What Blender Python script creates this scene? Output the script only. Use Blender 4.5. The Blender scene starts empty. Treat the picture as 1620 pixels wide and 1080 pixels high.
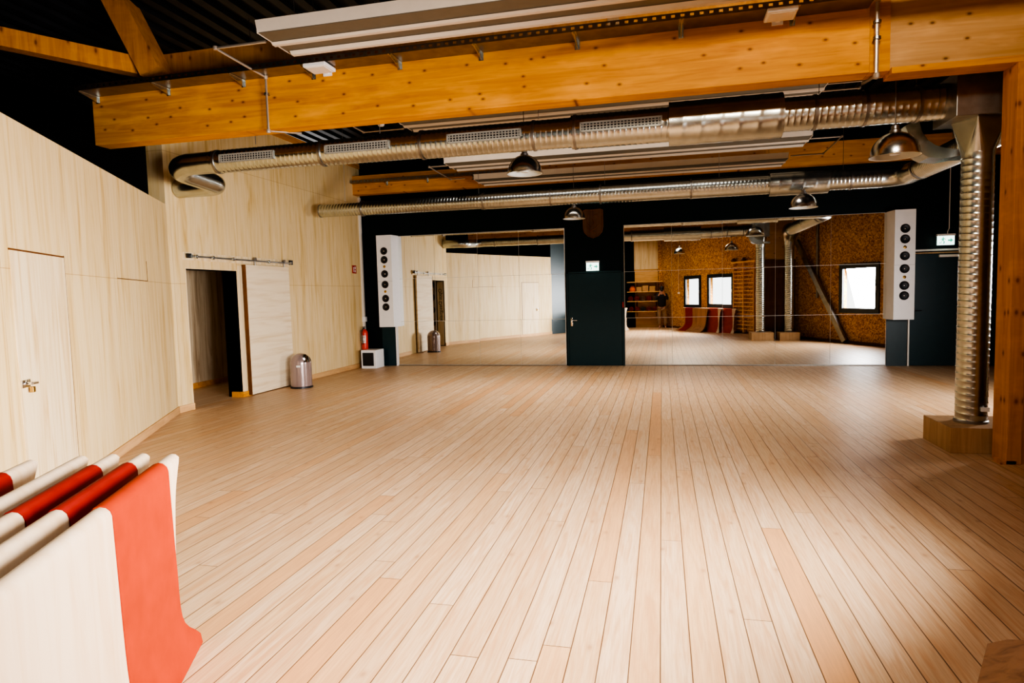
import bpy, bmesh, math, random
from mathutils import Vector, Matrix
random.seed(7)
PI = math.pi
SC = bpy.context.scene
COL = SC.collection

# ------------------------------------------------------------------ materials
def new_mat(name):
    m = bpy.data.materials.new(name); m.use_nodes = True
    nt = m.node_tree; b = nt.nodes['Principled BSDF']
    return m, nt, b
def N(nt, t, **kw):
    n = nt.nodes.new(t)
    for k, v in kw.items():
        if k.startswith('i_'): n.inputs[k[2:].replace('_', ' ')].default_value = v
        else: setattr(n, k, v)
    return n
def L(nt, a, b): nt.links.new(a, b)
def ramp(nt, fac, stops):
    r = nt.nodes.new('ShaderNodeValToRGB'); cr = r.color_ramp
    while len(cr.elements) < len(stops): cr.elements.new(0.5)
    for e, (p, c) in zip(cr.elements, stops): e.position = p; e.color = (*c, 1)
    L(nt, fac, r.inputs[0]); return r.outputs[0]
def math_n(nt, op, a, b=None, c=None):
    n = nt.nodes.new('ShaderNodeMath'); n.operation = op
    for i, v in enumerate((a, b, c)):
        if v is None: continue
        if isinstance(v, (int, float)): n.inputs[i].default_value = v
        else: L(nt, v, n.inputs[i])
    return n.outputs[0]
def coords(nt, scale=(1, 1, 1), rot=(0, 0, 0)):
    tc = nt.nodes.new('ShaderNodeTexCoord'); mp = nt.nodes.new('ShaderNodeMapping')
    mp.inputs['Scale'].default_value = scale; mp.inputs['Rotation'].default_value = rot
    L(nt, tc.outputs['Object'], mp.inputs['Vector']); return mp.outputs[0]
def noise(nt, vec, scale=5, detail=4, rough=0.55, dist=0):
    n = nt.nodes.new('ShaderNodeTexNoise'); n.inputs['Scale'].default_value = scale
    n.inputs['Detail'].default_value = detail; n.inputs['Roughness'].default_value = rough
    n.inputs['Distortion'].default_value = dist; L(nt, vec, n.inputs['Vector']); return n
def mix(nt, fac, a, b, mode='MIX'):
    n = nt.nodes.new('ShaderNodeMix'); n.data_type = 'RGBA'; n.blend_type = mode
    for s, v in ((n.inputs[0], fac), (n.inputs[6], a), (n.inputs[7], b)):
        if isinstance(v, (int, float)): s.default_value = v
        elif isinstance(v, tuple): s.default_value = (*v, 1)
        else: L(nt, v, s)
    return n.outputs[2]
def bump(nt, b, h, strength=.3, dist=.01):
    n = nt.nodes.new('ShaderNodeBump'); n.inputs['Strength'].default_value = strength
    n.inputs['Distance'].default_value = dist; L(nt, h, n.inputs['Height']); L(nt, n.outputs[0], b.inputs['Normal'])

def plain(name, c, rough=.5, metal=0, spec=.5, var=.08, emit=0, coat=0):
    m, nt, b = new_mat(name)
    v = coords(nt); n = noise(nt, v, 9, 3)
    f = n.outputs['Fac']
    col = ramp(nt, f, [(.3, tuple(x*(1-var) for x in c)), (.7, tuple(min(1, x*(1+var)) for x in c))])
    L(nt, col, b.inputs['Base Color']); b.inputs['Roughness'].default_value = rough
    b.inputs['Metallic'].default_value = metal; b.inputs['Specular IOR Level'].default_value = spec
    b.inputs['Coat Weight'].default_value = coat
    if emit:
        b.inputs['Emission Color'].default_value = (*c, 1); b.inputs['Emission Strength'].default_value = emit
    return m

def plywood(name, light, mid, dark, vertical=True, seams=True, amount=1.0, rough=.55):
    m, nt, b = new_mat(name)
    s = (7, 7, .45) if vertical else (.45, .45, 7)
    v = coords(nt, s)
    n1 = noise(nt, v, 1.6, 6, .6, .9)
    c1 = ramp(nt, n1.outputs['Fac'], [(.30, dark), (.42, mid), (.56, light), (.8, light)])
    v2 = coords(nt, (26, 26, 1.2) if vertical else (1.2, 1.2, 26))
    n2 = noise(nt, v2, 3, 5, .7, .6)
    c2 = mix(nt, math_n(nt, 'MULTIPLY', math_n(nt, 'SUBTRACT', n2.outputs['Fac'], .44), 1.6*amount), c1, mid)
    v4 = coords(nt, (2.4, 2.4, .25) if vertical else (.25, .25, 2.4))
    n4 = noise(nt, v4, 1.3, 2, .5, .4)
    st = ramp(nt, n4.outputs['Fac'], [(.6, (0, 0, 0)), (.72, (1, 1, 1))])
    c3 = mix(nt, math_n(nt, 'MULTIPLY', st, .35*amount), c2, dark)
    out = c3
    if seams:
        tc = nt.nodes.new('ShaderNodeTexCoord'); sp = nt.nodes.new('ShaderNodeSeparateXYZ'); L(nt, tc.outputs['Object'], sp.inputs[0])
        cb = nt.nodes.new('ShaderNodeCombineXYZ'); L(nt, sp.outputs['X'], cb.inputs[0]); L(nt, sp.outputs['Z'], cb.inputs[1])
        br = nt.nodes.new('ShaderNodeTexBrick'); L(nt, cb.outputs[0], br.inputs['Vector'])
        br.offset = .0; br.inputs['Scale'].default_value = 1; br.inputs['Brick Width'].default_value = 1.25
        br.inputs['Row Height'].default_value = 1.94; br.inputs['Mortar Size'].default_value = .0035
        br.inputs['Color1'].default_value = (1, 1, 1, 1); br.inputs['Color2'].default_value = (.93, .91, .88, 1)
        br.inputs['Mortar'].default_value = (.55, .42, .28, 1); br.inputs['Mortar Smooth'].default_value = .2
        out = mix(nt, .75, c3, br.outputs['Color'], 'MULTIPLY')
    L(nt, out, b.inputs['Base Color']); b.inputs['Roughness'].default_value = rough
    b.inputs['Specular IOR Level'].default_value = .3
    bump(nt, b, n2.outputs['Fac'], .12, .003)
    return m

def timber(name, a, bcol, knot, axis='X', knots=True, rough=.6, kd=2.3, spec=.3):
    """planed spruce: long grain on one axis, lamella bands, round knots"""
    m, nt, b = new_mat(name)
    sc = {'X': (.5, 9, 9), 'Y': (9, .5, 9), 'Z': (9, 9, .5)}[axis]
    v = coords(nt, sc)
    n1 = noise(nt, v, 1.7, 6, .62, .8)
    c = ramp(nt, n1.outputs['Fac'], [(.32, bcol), (.62, a)])
    v2 = coords(nt, tuple(x*3.4 for x in sc))
    n2 = noise(nt, v2, 2, 4, .7, .3)
    c = mix(nt, math_n(nt, 'MULTIPLY', n2.outputs['Fac'], .4), c, bcol)
    v5 = coords(nt, (.9, .9, 2.2)); n5 = noise(nt, v5, 2.2, 3, .6)
    c = mix(nt, math_n(nt, 'MULTIPLY', ramp(nt, n5.outputs['Fac'], [(.5, (0, 0, 0)), (.75, (1, 1, 1))]), .35), c, tuple(min(1, x*1.35+.02) for x in a))
    if knots:
        v3 = coords(nt, {'X': (.8, 1, 1.3), 'Y': (1, .75, 1.5), 'Z': (1.3, 1.3, .8)}[axis])
        sx_ = nt.nodes.new('ShaderNodeSeparateXYZ'); L(nt, v3, sx_.inputs[0]); cx_ = nt.nodes.new('ShaderNodeCombineXYZ')
        L(nt, math_n(nt, 'ADD', sx_.outputs['X'], sx_.outputs['Y']) if axis == 'Z' else sx_.outputs['X'], cx_.inputs[0]); L(nt, sx_.outputs['Z'], cx_.inputs[1])
        vo = nt.nodes.new('ShaderNodeTexVoronoi'); vo.voronoi_dimensions = '2D'; vo.inputs['Scale'].default_value = kd*1.9; L(nt, cx_.outputs[0], vo.inputs['Vector'])
        k = ramp(nt, vo.outputs['Distance'], [(.035, (1, 1, 1)), (.075, (.35, .35, .35)), (.14, (0, 0, 0))])
        sel = math_n(nt, 'GREATER_THAN', vo.outputs['Color'], .42)
        c = mix(nt, math_n(nt, 'MULTIPLY', math_n(nt, 'MULTIPLY', k, sel), .85), c, knot)
    L(nt, c, b.inputs['Base Color']); b.inputs['Roughness'].default_value = rough; b.inputs['Specular IOR Level'].default_value = spec
    return m

def osb(name):
    m, nt, b = new_mat(name)
    v = coords(nt, (1, 1, 1)); nn = noise(nt, v, 6, 3)
    vv = nt.nodes.new('ShaderNodeVectorMath'); vv.operation = 'MULTIPLY_ADD'
    L(nt, nn.outputs['Color'], vv.inputs[0]); vv.inputs[1].default_value = (.12, .12, .12); L(nt, v, vv.inputs[2])
    vo = nt.nodes.new('ShaderNodeTexVoronoi'); vo.inputs['Scale'].default_value = 30; L(nt, vv.outputs[0], vo.inputs['Vector'])
    sp = nt.nodes.new('ShaderNodeSeparateColor'); L(nt, vo.outputs['Color'], sp.inputs[0])
    c = ramp(nt, sp.outputs[0], [(0, (.22, .08, .010)), (.3, (.48, .20, .025)), (.65, (.68, .33, .05)), (1, (.85, .52, .15))])
    n2 = noise(nt, v, 1.1, 3); c = mix(nt, math_n(nt, 'MULTIPLY', n2.outputs['Fac'], .45), c, (.26, .10, .012))
    L(nt, c, b.inputs['Base Color']); b.inputs['Roughness'].default_value = .6; b.inputs['Specular IOR Level'].default_value = .25
    return m

def floor_mat():
    m, nt, b = new_mat('floor_boards')
    tc = nt.nodes.new('ShaderNodeTexCoord'); sp = nt.nodes.new('ShaderNodeSeparateXYZ'); L(nt, tc.outputs['Object'], sp.inputs[0])
    X, Y = sp.outputs['X'], sp.outputs['Y']; W = .135; LEN = 4.1
    u = math_n(nt, 'DIVIDE', math_n(nt, 'ADD', X, 20.0), W); row = math_n(nt, 'FLOOR', u)
    wn = nt.nodes.new('ShaderNodeTexWhiteNoise'); wn.noise_dimensions = '1D'; L(nt, row, wn.inputs['W'])
    w = math_n(nt, 'DIVIDE', math_n(nt, 'ADD', math_n(nt, 'ADD', Y, 40.0), math_n(nt, 'MULTIPLY', wn.outputs['Value'], LEN*3)), LEN)
    idx = math_n(nt, 'FLOOR', w)
    cb = nt.nodes.new('ShaderNodeCombineXYZ'); L(nt, row, cb.inputs[0]); L(nt, idx, cb.inputs[1])
    w2 = nt.nodes.new('ShaderNodeTexWhiteNoise'); w2.noise_dimensions = '2D'; L(nt, cb.outputs[0], w2.inputs['Vector'])
    fu = math_n(nt, 'FRACT', u); fw = math_n(nt, 'FRACT', w)
    eu = math_n(nt, 'MINIMUM', fu, math_n(nt, 'SUBTRACT', 1, fu)); ew = math_n(nt, 'MINIMUM', fw, math_n(nt, 'SUBTRACT', 1, fw))
    gu = ramp(nt, eu, [(.010, (1, 1, 1)), (.028, (0, 0, 0))]); gw = math_n(nt, 'LESS_THAN', ew, .0006)
    gap = math_n(nt, 'MAXIMUM', gu, gw)
    # grain, displaced per board
    off = nt.nodes.new('ShaderNodeVectorMath'); off.operation = 'MULTIPLY_ADD'; L(nt, w2.outputs['Color'], off.inputs[0])
    off.inputs[1].default_value = (30, 30, 30); L(nt, tc.outputs['Object'], off.inputs[2])
    mp = nt.nodes.new('ShaderNodeMapping'); L(nt, off.outputs[0], mp.inputs['Vector']); mp.inputs['Scale'].default_value = (14, .8, 1)
    n1 = noise(nt, mp.outputs[0], 1.6, 5, .6, 1.6)
    mp2 = nt.nodes.new('ShaderNodeMapping'); L(nt, off.outputs[0], mp2.inputs['Vector']); mp2.inputs['Scale'].default_value = (60, 2.0, 1)
    n2 = noise(nt, mp2.outputs[0], 2, 4, .65, .4)
    tone = ramp(nt, w2.outputs['Value'], [(0, (.52, .335, .18)), (.4, (.63, .45, .275)), (.75, (.56, .375, .205)), (.9, (.58, .36, .18)), (1, (.54, .27, .10))])
    c = mix(nt, math_n(nt, 'MULTIPLY', ramp(nt, n1.outputs['Fac'], [(.42, (0, 0, 0)), (.66, (1, 1, 1))]), .75), tone, (.46, .23, .09))
    c = mix(nt, math_n(nt, 'MULTIPLY', ramp(nt, n2.outputs['Fac'], [(.42, (0, 0, 0)), (.68, (1, 1, 1))]), .5), c, (.36, .20, .09))
    mp3 = nt.nodes.new('ShaderNodeMapping'); L(nt, off.outputs[0], mp3.inputs['Vector']); mp3.inputs['Scale'].default_value = (1, .55, 1)
    vo = nt.nodes.new('ShaderNodeTexVoronoi'); vo.voronoi_dimensions = '2D'; vo.inputs['Scale'].default_value = 2.6; L(nt, mp3.outputs[0], vo.inputs['Vector'])
    k = ramp(nt, vo.outputs['Distance'], [(.012, (1, 1, 1)), (.04, (.3, .3, .3)), (.08, (0, 0, 0))])
    c = mix(nt, math_n(nt, 'MULTIPLY', k, .6), c, (.27, .12, .045))
    big = noise(nt, tc.outputs['Object'], .5, 3)
    c = mix(nt, math_n(nt, 'MULTIPLY', big.outputs['Fac'], .22), c, (.55, .38, .24))
    c = mix(nt, math_n(nt, 'MULTIPLY', gap, .9), c, (.07, .028, .01))
    L(nt, c, b.inputs['Base Color'])
    r = math_n(nt, 'MULTIPLY_ADD', n2.outputs['Fac'], .15, .36); L(nt, r, b.inputs['Roughness'])
    b.inputs['Specular IOR Level'].default_value = .5
    h = math_n(nt, 'SUBTRACT', math_n(nt, 'MULTIPLY', n2.outputs['Fac'], .12), gap); bump(nt, b, h, .35, .003)
    return m

M = {}
M['floor'] = floor_mat()
M['ply'] = plywood('plywood_cream', (.71, .545, .29), (.65, .47, .21), (.52, .33, .11), amount=.9)
M['ply_door'] = plywood('plywood_cream_door', (.76, .63, .43), (.70, .55, .35), (.62, .46, .26), vertical=False, amount=.5, seams=False)
M['ply_plain'] = plywood('plywood_plain', (.74, .59, .36), (.66, .49, .26), (.54, .36, .15), seams=False, amount=.7)
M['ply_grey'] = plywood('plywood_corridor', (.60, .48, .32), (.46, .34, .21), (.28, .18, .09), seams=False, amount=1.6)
M['beam'] = timber('glulam_orange', (.66, .30, .03), (.44, .155, .010), (.13, .025, .003), 'X')
M['beam_r'] = timber('glulam_pale', (.60, .36, .15), (.46, .24, .08), (.10, .03, .008), 'X')
M['beam_z'] = timber('timber_post', (.60, .26, .035), (.42, .15, .015), (.16, .04, .006), 'Z', kd=1.8)
M['beam_y'] = timber('timber_brace', (.56, .23, .03), (.36, .12, .012), (.13, .03, .004), 'Z', kd=1.4)
M['brown'] = timber('timber_brown', (.16, .06, .015), (.09, .03, .008), (.04, .012, .004), 'Z', knots=False)
M['base'] = timber('baseboard_wood', (.62, .38, .17), (.50, .28, .11), (.25, .1, .03), 'X', knots=False)
M['shelfwood'] = timber('shelf_wood', (.72, .45, .19), (.58, .33, .11), (.25, .1, .03), 'X', knots=False)
M['barwood'] = timber('wall_bar_wood', (.85, .55, .25), (.75, .42, .16), (.2, .07, .01), 'X', knots=False, rough=.4)
M['boxwood'] = timber('duct_box_wood', (.48, .30, .15), (.34, .19, .08), (.2, .09, .03), 'Z', knots=False)
M['osb'] = osb('osb_board')
M['dark'] = plain('wall_dark_green', (.0017, .0072, .0074), .5, var=.1, spec=.12)
M['teal'] = plain('paint_dark_teal', (.0045, .025, .030), .42, var=.06, spec=.3)
M['teal_l'] = plain('paint_slate_green', (.009, .030, .034), .45, var=.06)
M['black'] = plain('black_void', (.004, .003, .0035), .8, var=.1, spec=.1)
M['rib'] = plain('dark_corrugated_sheet', (.004, .0042, .0055), .55, var=.2)
M['metal'] = plain('galvanised_duct', (.52, .54, .50), .27, 1, var=.10)
M['galv'] = plain('galvanised_dull', (.34, .34, .29), .5, .3, var=.08)
M['metal_d'] = plain('galvanised_dark', (.30, .28, .25), .38, 1, var=.15)
M['chrome'] = plain('polished_steel', (.78, .76, .72), .12, 1, var=.03)
M['alu'] = plain('spun_aluminium', (.62, .60, .55), .22, 1, var=.04)
M['alu_in'] = plain('lamp_inner_white', (.62, .62, .55), .45, 0, var=.03)
M['panel'] = plain('radiant_panel_enamel', (.60, .53, .43), .4, .0, var=.03)
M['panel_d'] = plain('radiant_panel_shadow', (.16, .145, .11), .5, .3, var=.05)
M['pipe'] = plain('heating_pipe', (.50, .42, .33), .35, .6, var=.05)
M['white'] = plain('white_paint', (.78, .77, .74), .4, var=.02)
M['cream'] = plain('cream_enamel', (.70, .66, .58), .4, var=.02)
M['blackp'] = plain('black_plastic', (.012, .012, .013), .35, var=.1)
M['cone'] = plain('speaker_cone', (.006, .006, .007), .5, var=.1)
M['red'] = plain('fire_red', (.62, .035, .012), .3, var=.04, coat=.4)
M['sign_red'] = plain('sign_red', (.36, .02, .012), .5, var=.04)
M['cloth_red'] = plain('cloth_orange_red', (.30, .025, .002), .62, var=.10, spec=.3)
M['cloth_dred'] = plain('cloth_dark_red', (.20, .008, .004), .62, var=.12, spec=.3)
M['board_w'] = plywood('whitewashed_plywood', (.56, .43, .29), (.53, .39, .25), (.50, .34, .19), seams=False, amount=.35, rough=.5)
M['board_t'] = plywood('tan_plywood', (.34, .17, .07), (.27, .13, .05), (.18, .08, .03), seams=False, amount=.6)
M['taupe'] = plain('taupe_lacquer', (.30, .225, .20), .22, .35, var=.02, coat=.5)
M['orange'] = plain('orange_plastic', (.8, .16, .01), .4)
M['card'] = plain('cardboard', (.48, .27, .11), .8)
M['khaki'] = plain('khaki_trousers', (.30, .19, .10), .8, var=.12)
M['shirt'] = plain('black_shirt', (.012, .012, .014), .8, var=.1)
M['skin'] = plain('skin', (.55, .30, .20), .5, var=.05)
M['hair'] = plain('dark_hair', (.02, .012, .008), .6, var=.2)
M['frame'] = plain('window_frame_anthracite', (.018, .024, .028), .4, var=.05)
M['exit'] = plain('exit_sign_lit', (.72, 1.0, .90), .4, emit=2.2, var=.0)
M['exit_g'] = plain('exit_sign_green', (.05, .50, .33), .4, emit=.9, var=.0)
M['brass'] = plain('brass', (.55, .36, .12), .3, 1)
M['carved'] = timber('carved_wood', (.12, .055, .02), (.06, .025, .01), (.02, .01, .005), 'Z', knots=False)

def mirror_mat():
    m, nt, b = new_mat('mirror_glass')
    n = noise(nt, coords(nt), .8, 2)
    L(nt, ramp(nt, n.outputs['Fac'], [(.3, (.90, .92, .90)), (.7, (.92, .94, .92))]), b.inputs['Base Color'])
    b.inputs['Metallic'].default_value = 1; b.inputs['Roughness'].default_value = 0.0
    return m
M['mirror'] = mirror_mat()
def glass_mat():
    m = bpy.data.materials.new('window_glass'); m.use_nodes = True; nt = m.node_tree
    for n in list(nt.nodes): nt.nodes.remove(n)
    o = nt.nodes.new('ShaderNodeOutputMaterial'); t = nt.nodes.new('ShaderNodeBsdfTransparent'); g = nt.nodes.new('ShaderNodeBsdfGlossy')
    g.inputs['Roughness'].default_value = .02; f = nt.nodes.new('ShaderNodeMixShader'); f.inputs[0].default_value = .06
    t.inputs[0].default_value = (.95, .97, .98, 1)
    L(nt, t.outputs[0], f.inputs[1]); L(nt, g.outputs[0], f.inputs[2]); L(nt, f.outputs[0], o.inputs[0]); return m
M['glass'] = glass_mat()

# ------------------------------------------------------------------ mesh helpers
class MB:
    def __init__(s): s.bm = bmesh.new()
    def box(s, x0, x1, y0, y1, z0, z1, bev=0, M4=None):
        r = bmesh.ops.create_cube(s.bm, size=1); vs = r['verts']
        bmesh.ops.scale(s.bm, vec=(x1-x0, y1-y0, z1-z0), verts=vs)
        bmesh.ops.translate(s.bm, vec=((x0+x1)/2, (y0+y1)/2, (z0+z1)/2), verts=vs)
        if bev:
            es = list({e for v in vs for e in v.link_edges})
            rb = bmesh.ops.bevel(s.bm, geom=es, offset=bev, segments=2, affect='EDGES', profile=.5)
            vs = list({v for f in rb['faces'] for v in f.verts} | {v for v in vs if v.is_valid})
        if M4 is not None: bmesh.ops.transform(s.bm, matrix=M4, verts=vs)
        return s
    def frame_at(s, p, d):
        d = Vector(d).normalized(); up = Vector((0, 0, 1)) if abs(d.z) < .95 else Vector((1, 0, 0))
        a = d.cross(up).normalized(); b = a.cross(d).normalized(); return a, b
    def tube(s, pts, rad, seg=12, cap=True):
        pts = [Vector(p) for p in pts]
        if isinstance(rad, (int, float)): rad = [rad]*len(pts)
        rings = []; pa = None
        for i, p in enumerate(pts):
            d = (pts[min(i+1, len(pts)-1)] - pts[max(i-1, 0)]).normalized()
            if pa is None: a, b = s.frame_at(p, d)
            else:
                a = (pa - d*pa.dot(d)).normalized(); b = a.cross(d).normalized()
            pa = a
            rings.append([s.bm.verts.new(p + (a*math.cos(2*PI*k/seg) + b*math.sin(2*PI*k/seg))*rad[i]) for k in range(seg)])
        for r0, r1 in zip(rings, rings[1:]):
            for k in range(seg): s.bm.faces.new((r0[k], r0[(k+1) % seg], r1[(k+1) % seg], r1[k]))
        if cap:
            s.bm.faces.new(rings[0][::-1]); s.bm.faces.new(rings[-1])
        return s
    def spiral(s, p0, p1, r0, r1, pitch=.1, ridge=.004, seg=36, cap=True):
        """helically seamed pipe: the raised seam really winds around the tube"""
        p0 = Vector(p0); p1 = Vector(p1); d = (p1-p0); Ln = d.length; d.normalize(); a, b = s.frame_at(p0, d)
        turns = int(Ln/pitch)+2; offs = [(0, 0), (.62, 0), (.72, 1), (.84, 1), (.94, 0)]; sub = len(offs)
        tot = turns*sub; rings = []
        for i in range(tot):
            q, (o_, h) = i//sub, offs[i % sub]; ring = []
            for k in range(seg):
                z = min(max((q + o_ + k/seg - 1)*pitch, 0), Ln); th = 2*PI*k/seg
                r = r0+(r1-r0)*z/Ln + ridge*h
                ring.append(s.bm.verts.new(p0 + d*z + (a*math.cos(th)+b*math.sin(th))*r))
            rings.append(ring)
        for i in range(tot-1):
            for k in range(seg-1): s.bm.faces.new((rings[i][k], rings[i][k+1], rings[i+1][k+1], rings[i+1][k]))
            if i+1+sub < tot: s.bm.faces.new((rings[i+sub][0], rings[i][seg-1], rings[i+1][seg-1], rings[i+1+sub][0]))
        if cap:
            for e, rr_ in ((p0, r0), (p1, r1)):
                s.bm.faces.new([s.bm.verts.new(e + (a*math.cos(2*PI*k/seg)+b*math.sin(2*PI*k/seg))*(rr_*.999)) for k in range(seg)])
        return s
    def lathe(s, prof, c=(0, 0, 0), seg=32, M4=None):
        rings = []
        for r, z in prof:
            if r < 1e-5: rings.append([s.bm.verts.new((c[0], c[1], c[2]+z))])
            else: rings.append([s.bm.verts.new((c[0]+r*math.cos(2*PI*k/seg), c[1]+r*math.sin(2*PI*k/seg), c[2]+z)) for k in range(seg)])
        for a, b in zip(rings, rings[1:]):
            for k in range(seg):
                k2 = (k+1) % seg
                if len(a) == 1 and len(b) == 1: continue
                if len(a) == 1: s.bm.faces.new((a[0], b[k2], b[k]))
                elif len(b) == 1: s.bm.faces.new((a[k], a[k2], b[0]))
                else: s.bm.faces.new((a[k], a[k2], b[k2], b[k]))
        if M4 is not None: bmesh.ops.transform(s.bm, matrix=M4, verts=[v for r in rings for v in r])
        return s
    def prism(s, poly, axis, a0, a1, M4=None):
        """polygon in the plane perpendicular to axis ('X': (y,z), 'Y': (x,z), 'Z': (x,y))"""
        def P(u, v, w): return {'X': (w, u, v), 'Y': (u, w, v), 'Z': (u, v, w)}[axis]
        A = [s.bm.verts.new(P(u, v, a0)) for u, v in poly]; B = [s.bm.verts.new(P(u, v, a1)) for u, v in poly]
        n = len(poly)
        s.bm.faces.new(A); s.bm.faces.new(B[::-1])
        for i in range(n): s.bm.faces.new((A[i], B[i], B[(i+1) % n], A[(i+1) % n]))
        if M4 is not None: bmesh.ops.transform(s.bm, matrix=M4, verts=A+B)
        return s
    def beam(s, p0, p1, w, h, roll=0):
        """rectangular bar from p0 to p1, width w (sideways) and height h"""
        p0 = Vector(p0); p1 = Vector(p1); d = (p1-p0); Ln = d.length; a, b = s.frame_at(p0, d)
        Mx = Matrix((a, d.normalized(), b)).transposed().to_4x4(); Mx.translation = p0
        return s.box(-w/2, w/2, 0, Ln, -h/2, h/2, M4=Mx @ Matrix.Rotation(roll, 4, 'Y'))
    def build(s, name, mat, parent=None, smooth=False, loc=None, rot=None, origin=None):
        bmesh.ops.recalc_face_normals(s.bm, faces=s.bm.faces)
        if origin is not None: bmesh.ops.translate(s.bm, vec=(-origin[0], -origin[1], -origin[2]), verts=s.bm.verts)
        me = bpy.data.meshes.new(name); s.bm.to_mesh(me); s.bm.free()
        me.materials.append(M[mat] if isinstance(mat, str) else mat)
        if smooth:
            for p in me.polygons: p.use_smooth = True
            try: me.set_sharp_from_angle(angle=math.radians(35))
            except Exception: pass
        o = bpy.data.objects.new(name, me); COL.objects.link(o)
        if origin is not None: o.location = origin
        if loc is not None: o.location = loc
        if rot is not None: o.rotation_euler = rot
        if parent is not None: o.parent = parent
        return o
def tag(o, label, cat, group=None, kind=None):
    o['label'] = label; o['category'] = cat
    if group: o['group'] = group
    if kind: o['kind'] = kind
    return o
def thing(name, label, cat, loc=(0, 0, 0), rz=0, group=None):
    o = bpy.data.objects.new(name, None); o.empty_display_size = .1; COL.objects.link(o)
    o.location = loc; o.rotation_euler = (0, 0, rz); return tag(o, label, cat, group)
def struct(o, label, cat): o['kind'] = 'structure'; o['label'] = label; o['category'] = cat; return o
def dup(root, loc=None, rz=None, label=None):
    r = root.copy(); COL.objects.link(r)
    if loc is not None: r.location = loc
    if rz is not None: r.rotation_euler = (0, 0, rz)
    if label: r['label'] = label
    for ch in list(root.children):
        c = ch.copy(); COL.objects.link(c); c.parent = r
        for g in list(ch.children):
            q = g.copy(); COL.objects.link(q); q.parent = c
    return r
def arc(c, r, a0, a1, n, plane='XY', z=0):
    out = []
    for i in range(n+1):
        a = a0+(a1-a0)*i/n; u = c[0]+r*math.cos(a); v = c[1]+r*math.sin(a)
        out.append({'XY': (u, v, z), 'XZ': (u, z, v), 'YZ': (z, u, v)}[plane])
    return out
def wall_holes(L_, H, th, holes, z0=0):
    """wall in local x (0..L), thickness outward (-y), holes = (s0,s1,z0,z1)"""
    mb = MB(); xs = sorted({0, L_, *[h[0] for h in holes], *[h[1] for h in holes]}); 
    for a, b in zip(xs, xs[1:]):
        hs = sorted([h for h in holes if h[0] <= a+1e-6 and h[1] >= b-1e-6], key=lambda h: h[2]); z = z0
        for h in hs:
            if h[2] > z+1e-6: mb.box(a, b, -th, 0, z, h[2])
            z = h[3]
        mb.box(a, b, -th, 0, z, H)
    bmesh.ops.remove_doubles(mb.bm, verts=mb.bm.verts, dist=1e-5)
    return mb

# ------------------------------------------------------------------ room shell
D = 14.46; XL = -7.08; CEIL = 5.2
AL = (XL, 8.13); ANG = math.atan2(-.879, .477)
def onA(s, off=0): return (AL[0]+.477*s+.879*off, AL[1]-.879*s+.477*off)
EA = onA(5.7)
W1o = (0.0, -1.15); W1d = Vector((4.19, 7.75)).normalized(); W1L = Vector((4.19, 7.75)).length; W1a = math.atan2(7.75, 4.19)
W2o = (4.19, 6.6); W2d = Vector((3.71, 7.86)).normalized(); W2L = Vector((3.71, 7.86)).length; W2a = math.atan2(7.86, 3.71)

f = MB().box(-10, 9, -1.4, 14.8, -.1, 0).build('floor', 'floor')
struct(f, 'pale wooden floorboards running towards the mirrors', 'floor')
mb = MB().box(-10, 9, -1.4, 14.8, CEIL+.04, CEIL+.14)
x = -9.8
while x < 9:
    mb.box(x, x+.12, -1.4, 14.8, CEIL-.03, CEIL+.05); x += .28
struct(mb.build('ceiling', 'rib'), 'dark corrugated metal ceiling', 'ceiling')

o = MB().box(0, 15.2, -.2, 0, 0, CEIL).build('wall_back', 'dark', loc=(7.95, D, 0), rot=(0, 0, PI))
struct(o, 'near-black green wall that carries the mirrors', 'wall')
# left wall with the doorway
o = wall_holes(D-8.13, 4.78, .28, [(4.80, 6.0, 0, 2.17)]).build('wall_left', 'ply', loc=(XL, D, 0), rot=(0, 0, -PI/2))
struct(o, 'cream plywood wall with the open doorway', 'wall')
o = MB().box(-.03, D-8.13, -.3, .02, 4.74, 4.86).build('trim_1', 'beam', loc=(XL, D-.03, 0), rot=(0, 0, -PI/2)); struct(o, 'orange timber capping on top of the left plywood wall', 'trim')
o = MB().box(0, 5.7, -.1, 0, 0, 3.1).build('wall_left_angled', 'ply', loc=(*AL, 0), rot=(0, 0, ANG))
struct(o, 'slanting cream plywood wall, lower, at the left', 'wall')
# dark outer shell
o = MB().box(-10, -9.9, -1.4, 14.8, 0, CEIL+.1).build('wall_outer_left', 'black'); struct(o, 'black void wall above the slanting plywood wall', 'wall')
o = MB().box(-10, 0.1, -1.4, -1.2, 0, CEIL+.1).build('wall_rear', 'dark'); struct(o, 'dark rear wall behind the shelves', 'wall')
dx, dy = (-1.62-EA[0]), (-1.2-EA[1]); gl = math.hypot(dx, dy)
o = MB().box(0, gl, -.1, 0, 0, CEIL).build('wall_left_green', 'teal_l', loc=(EA[0], EA[1], 0), rot=(0, 0, math.atan2(dy, dx)))
struct(o, 'slate green wall beyond the slanting plywood wall', 'wall')
# right OSB walls
H1 = [(2.05, 3.26, .95, 2.2), (3.82, 5.46, .98, 2.2)]
o = wall_holes(W1L, CEIL, .2, H1).build('wall_right_front', 'osb', loc=(*W1o, 0), rot=(0, 0, W1a)); struct(o, 'orange chipboard wall with two windows', 'wall')
H2 = [(2.08, 3.52, .91, 2.23)]
o = wall_holes(W2L, CEIL, .2, H2).build('wall_right_rear', 'osb', loc=(*W2o, 0), rot=(0, 0, W2a)); struct(o, 'orange chipboard wall with one window by the mirrors', 'wall')

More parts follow.
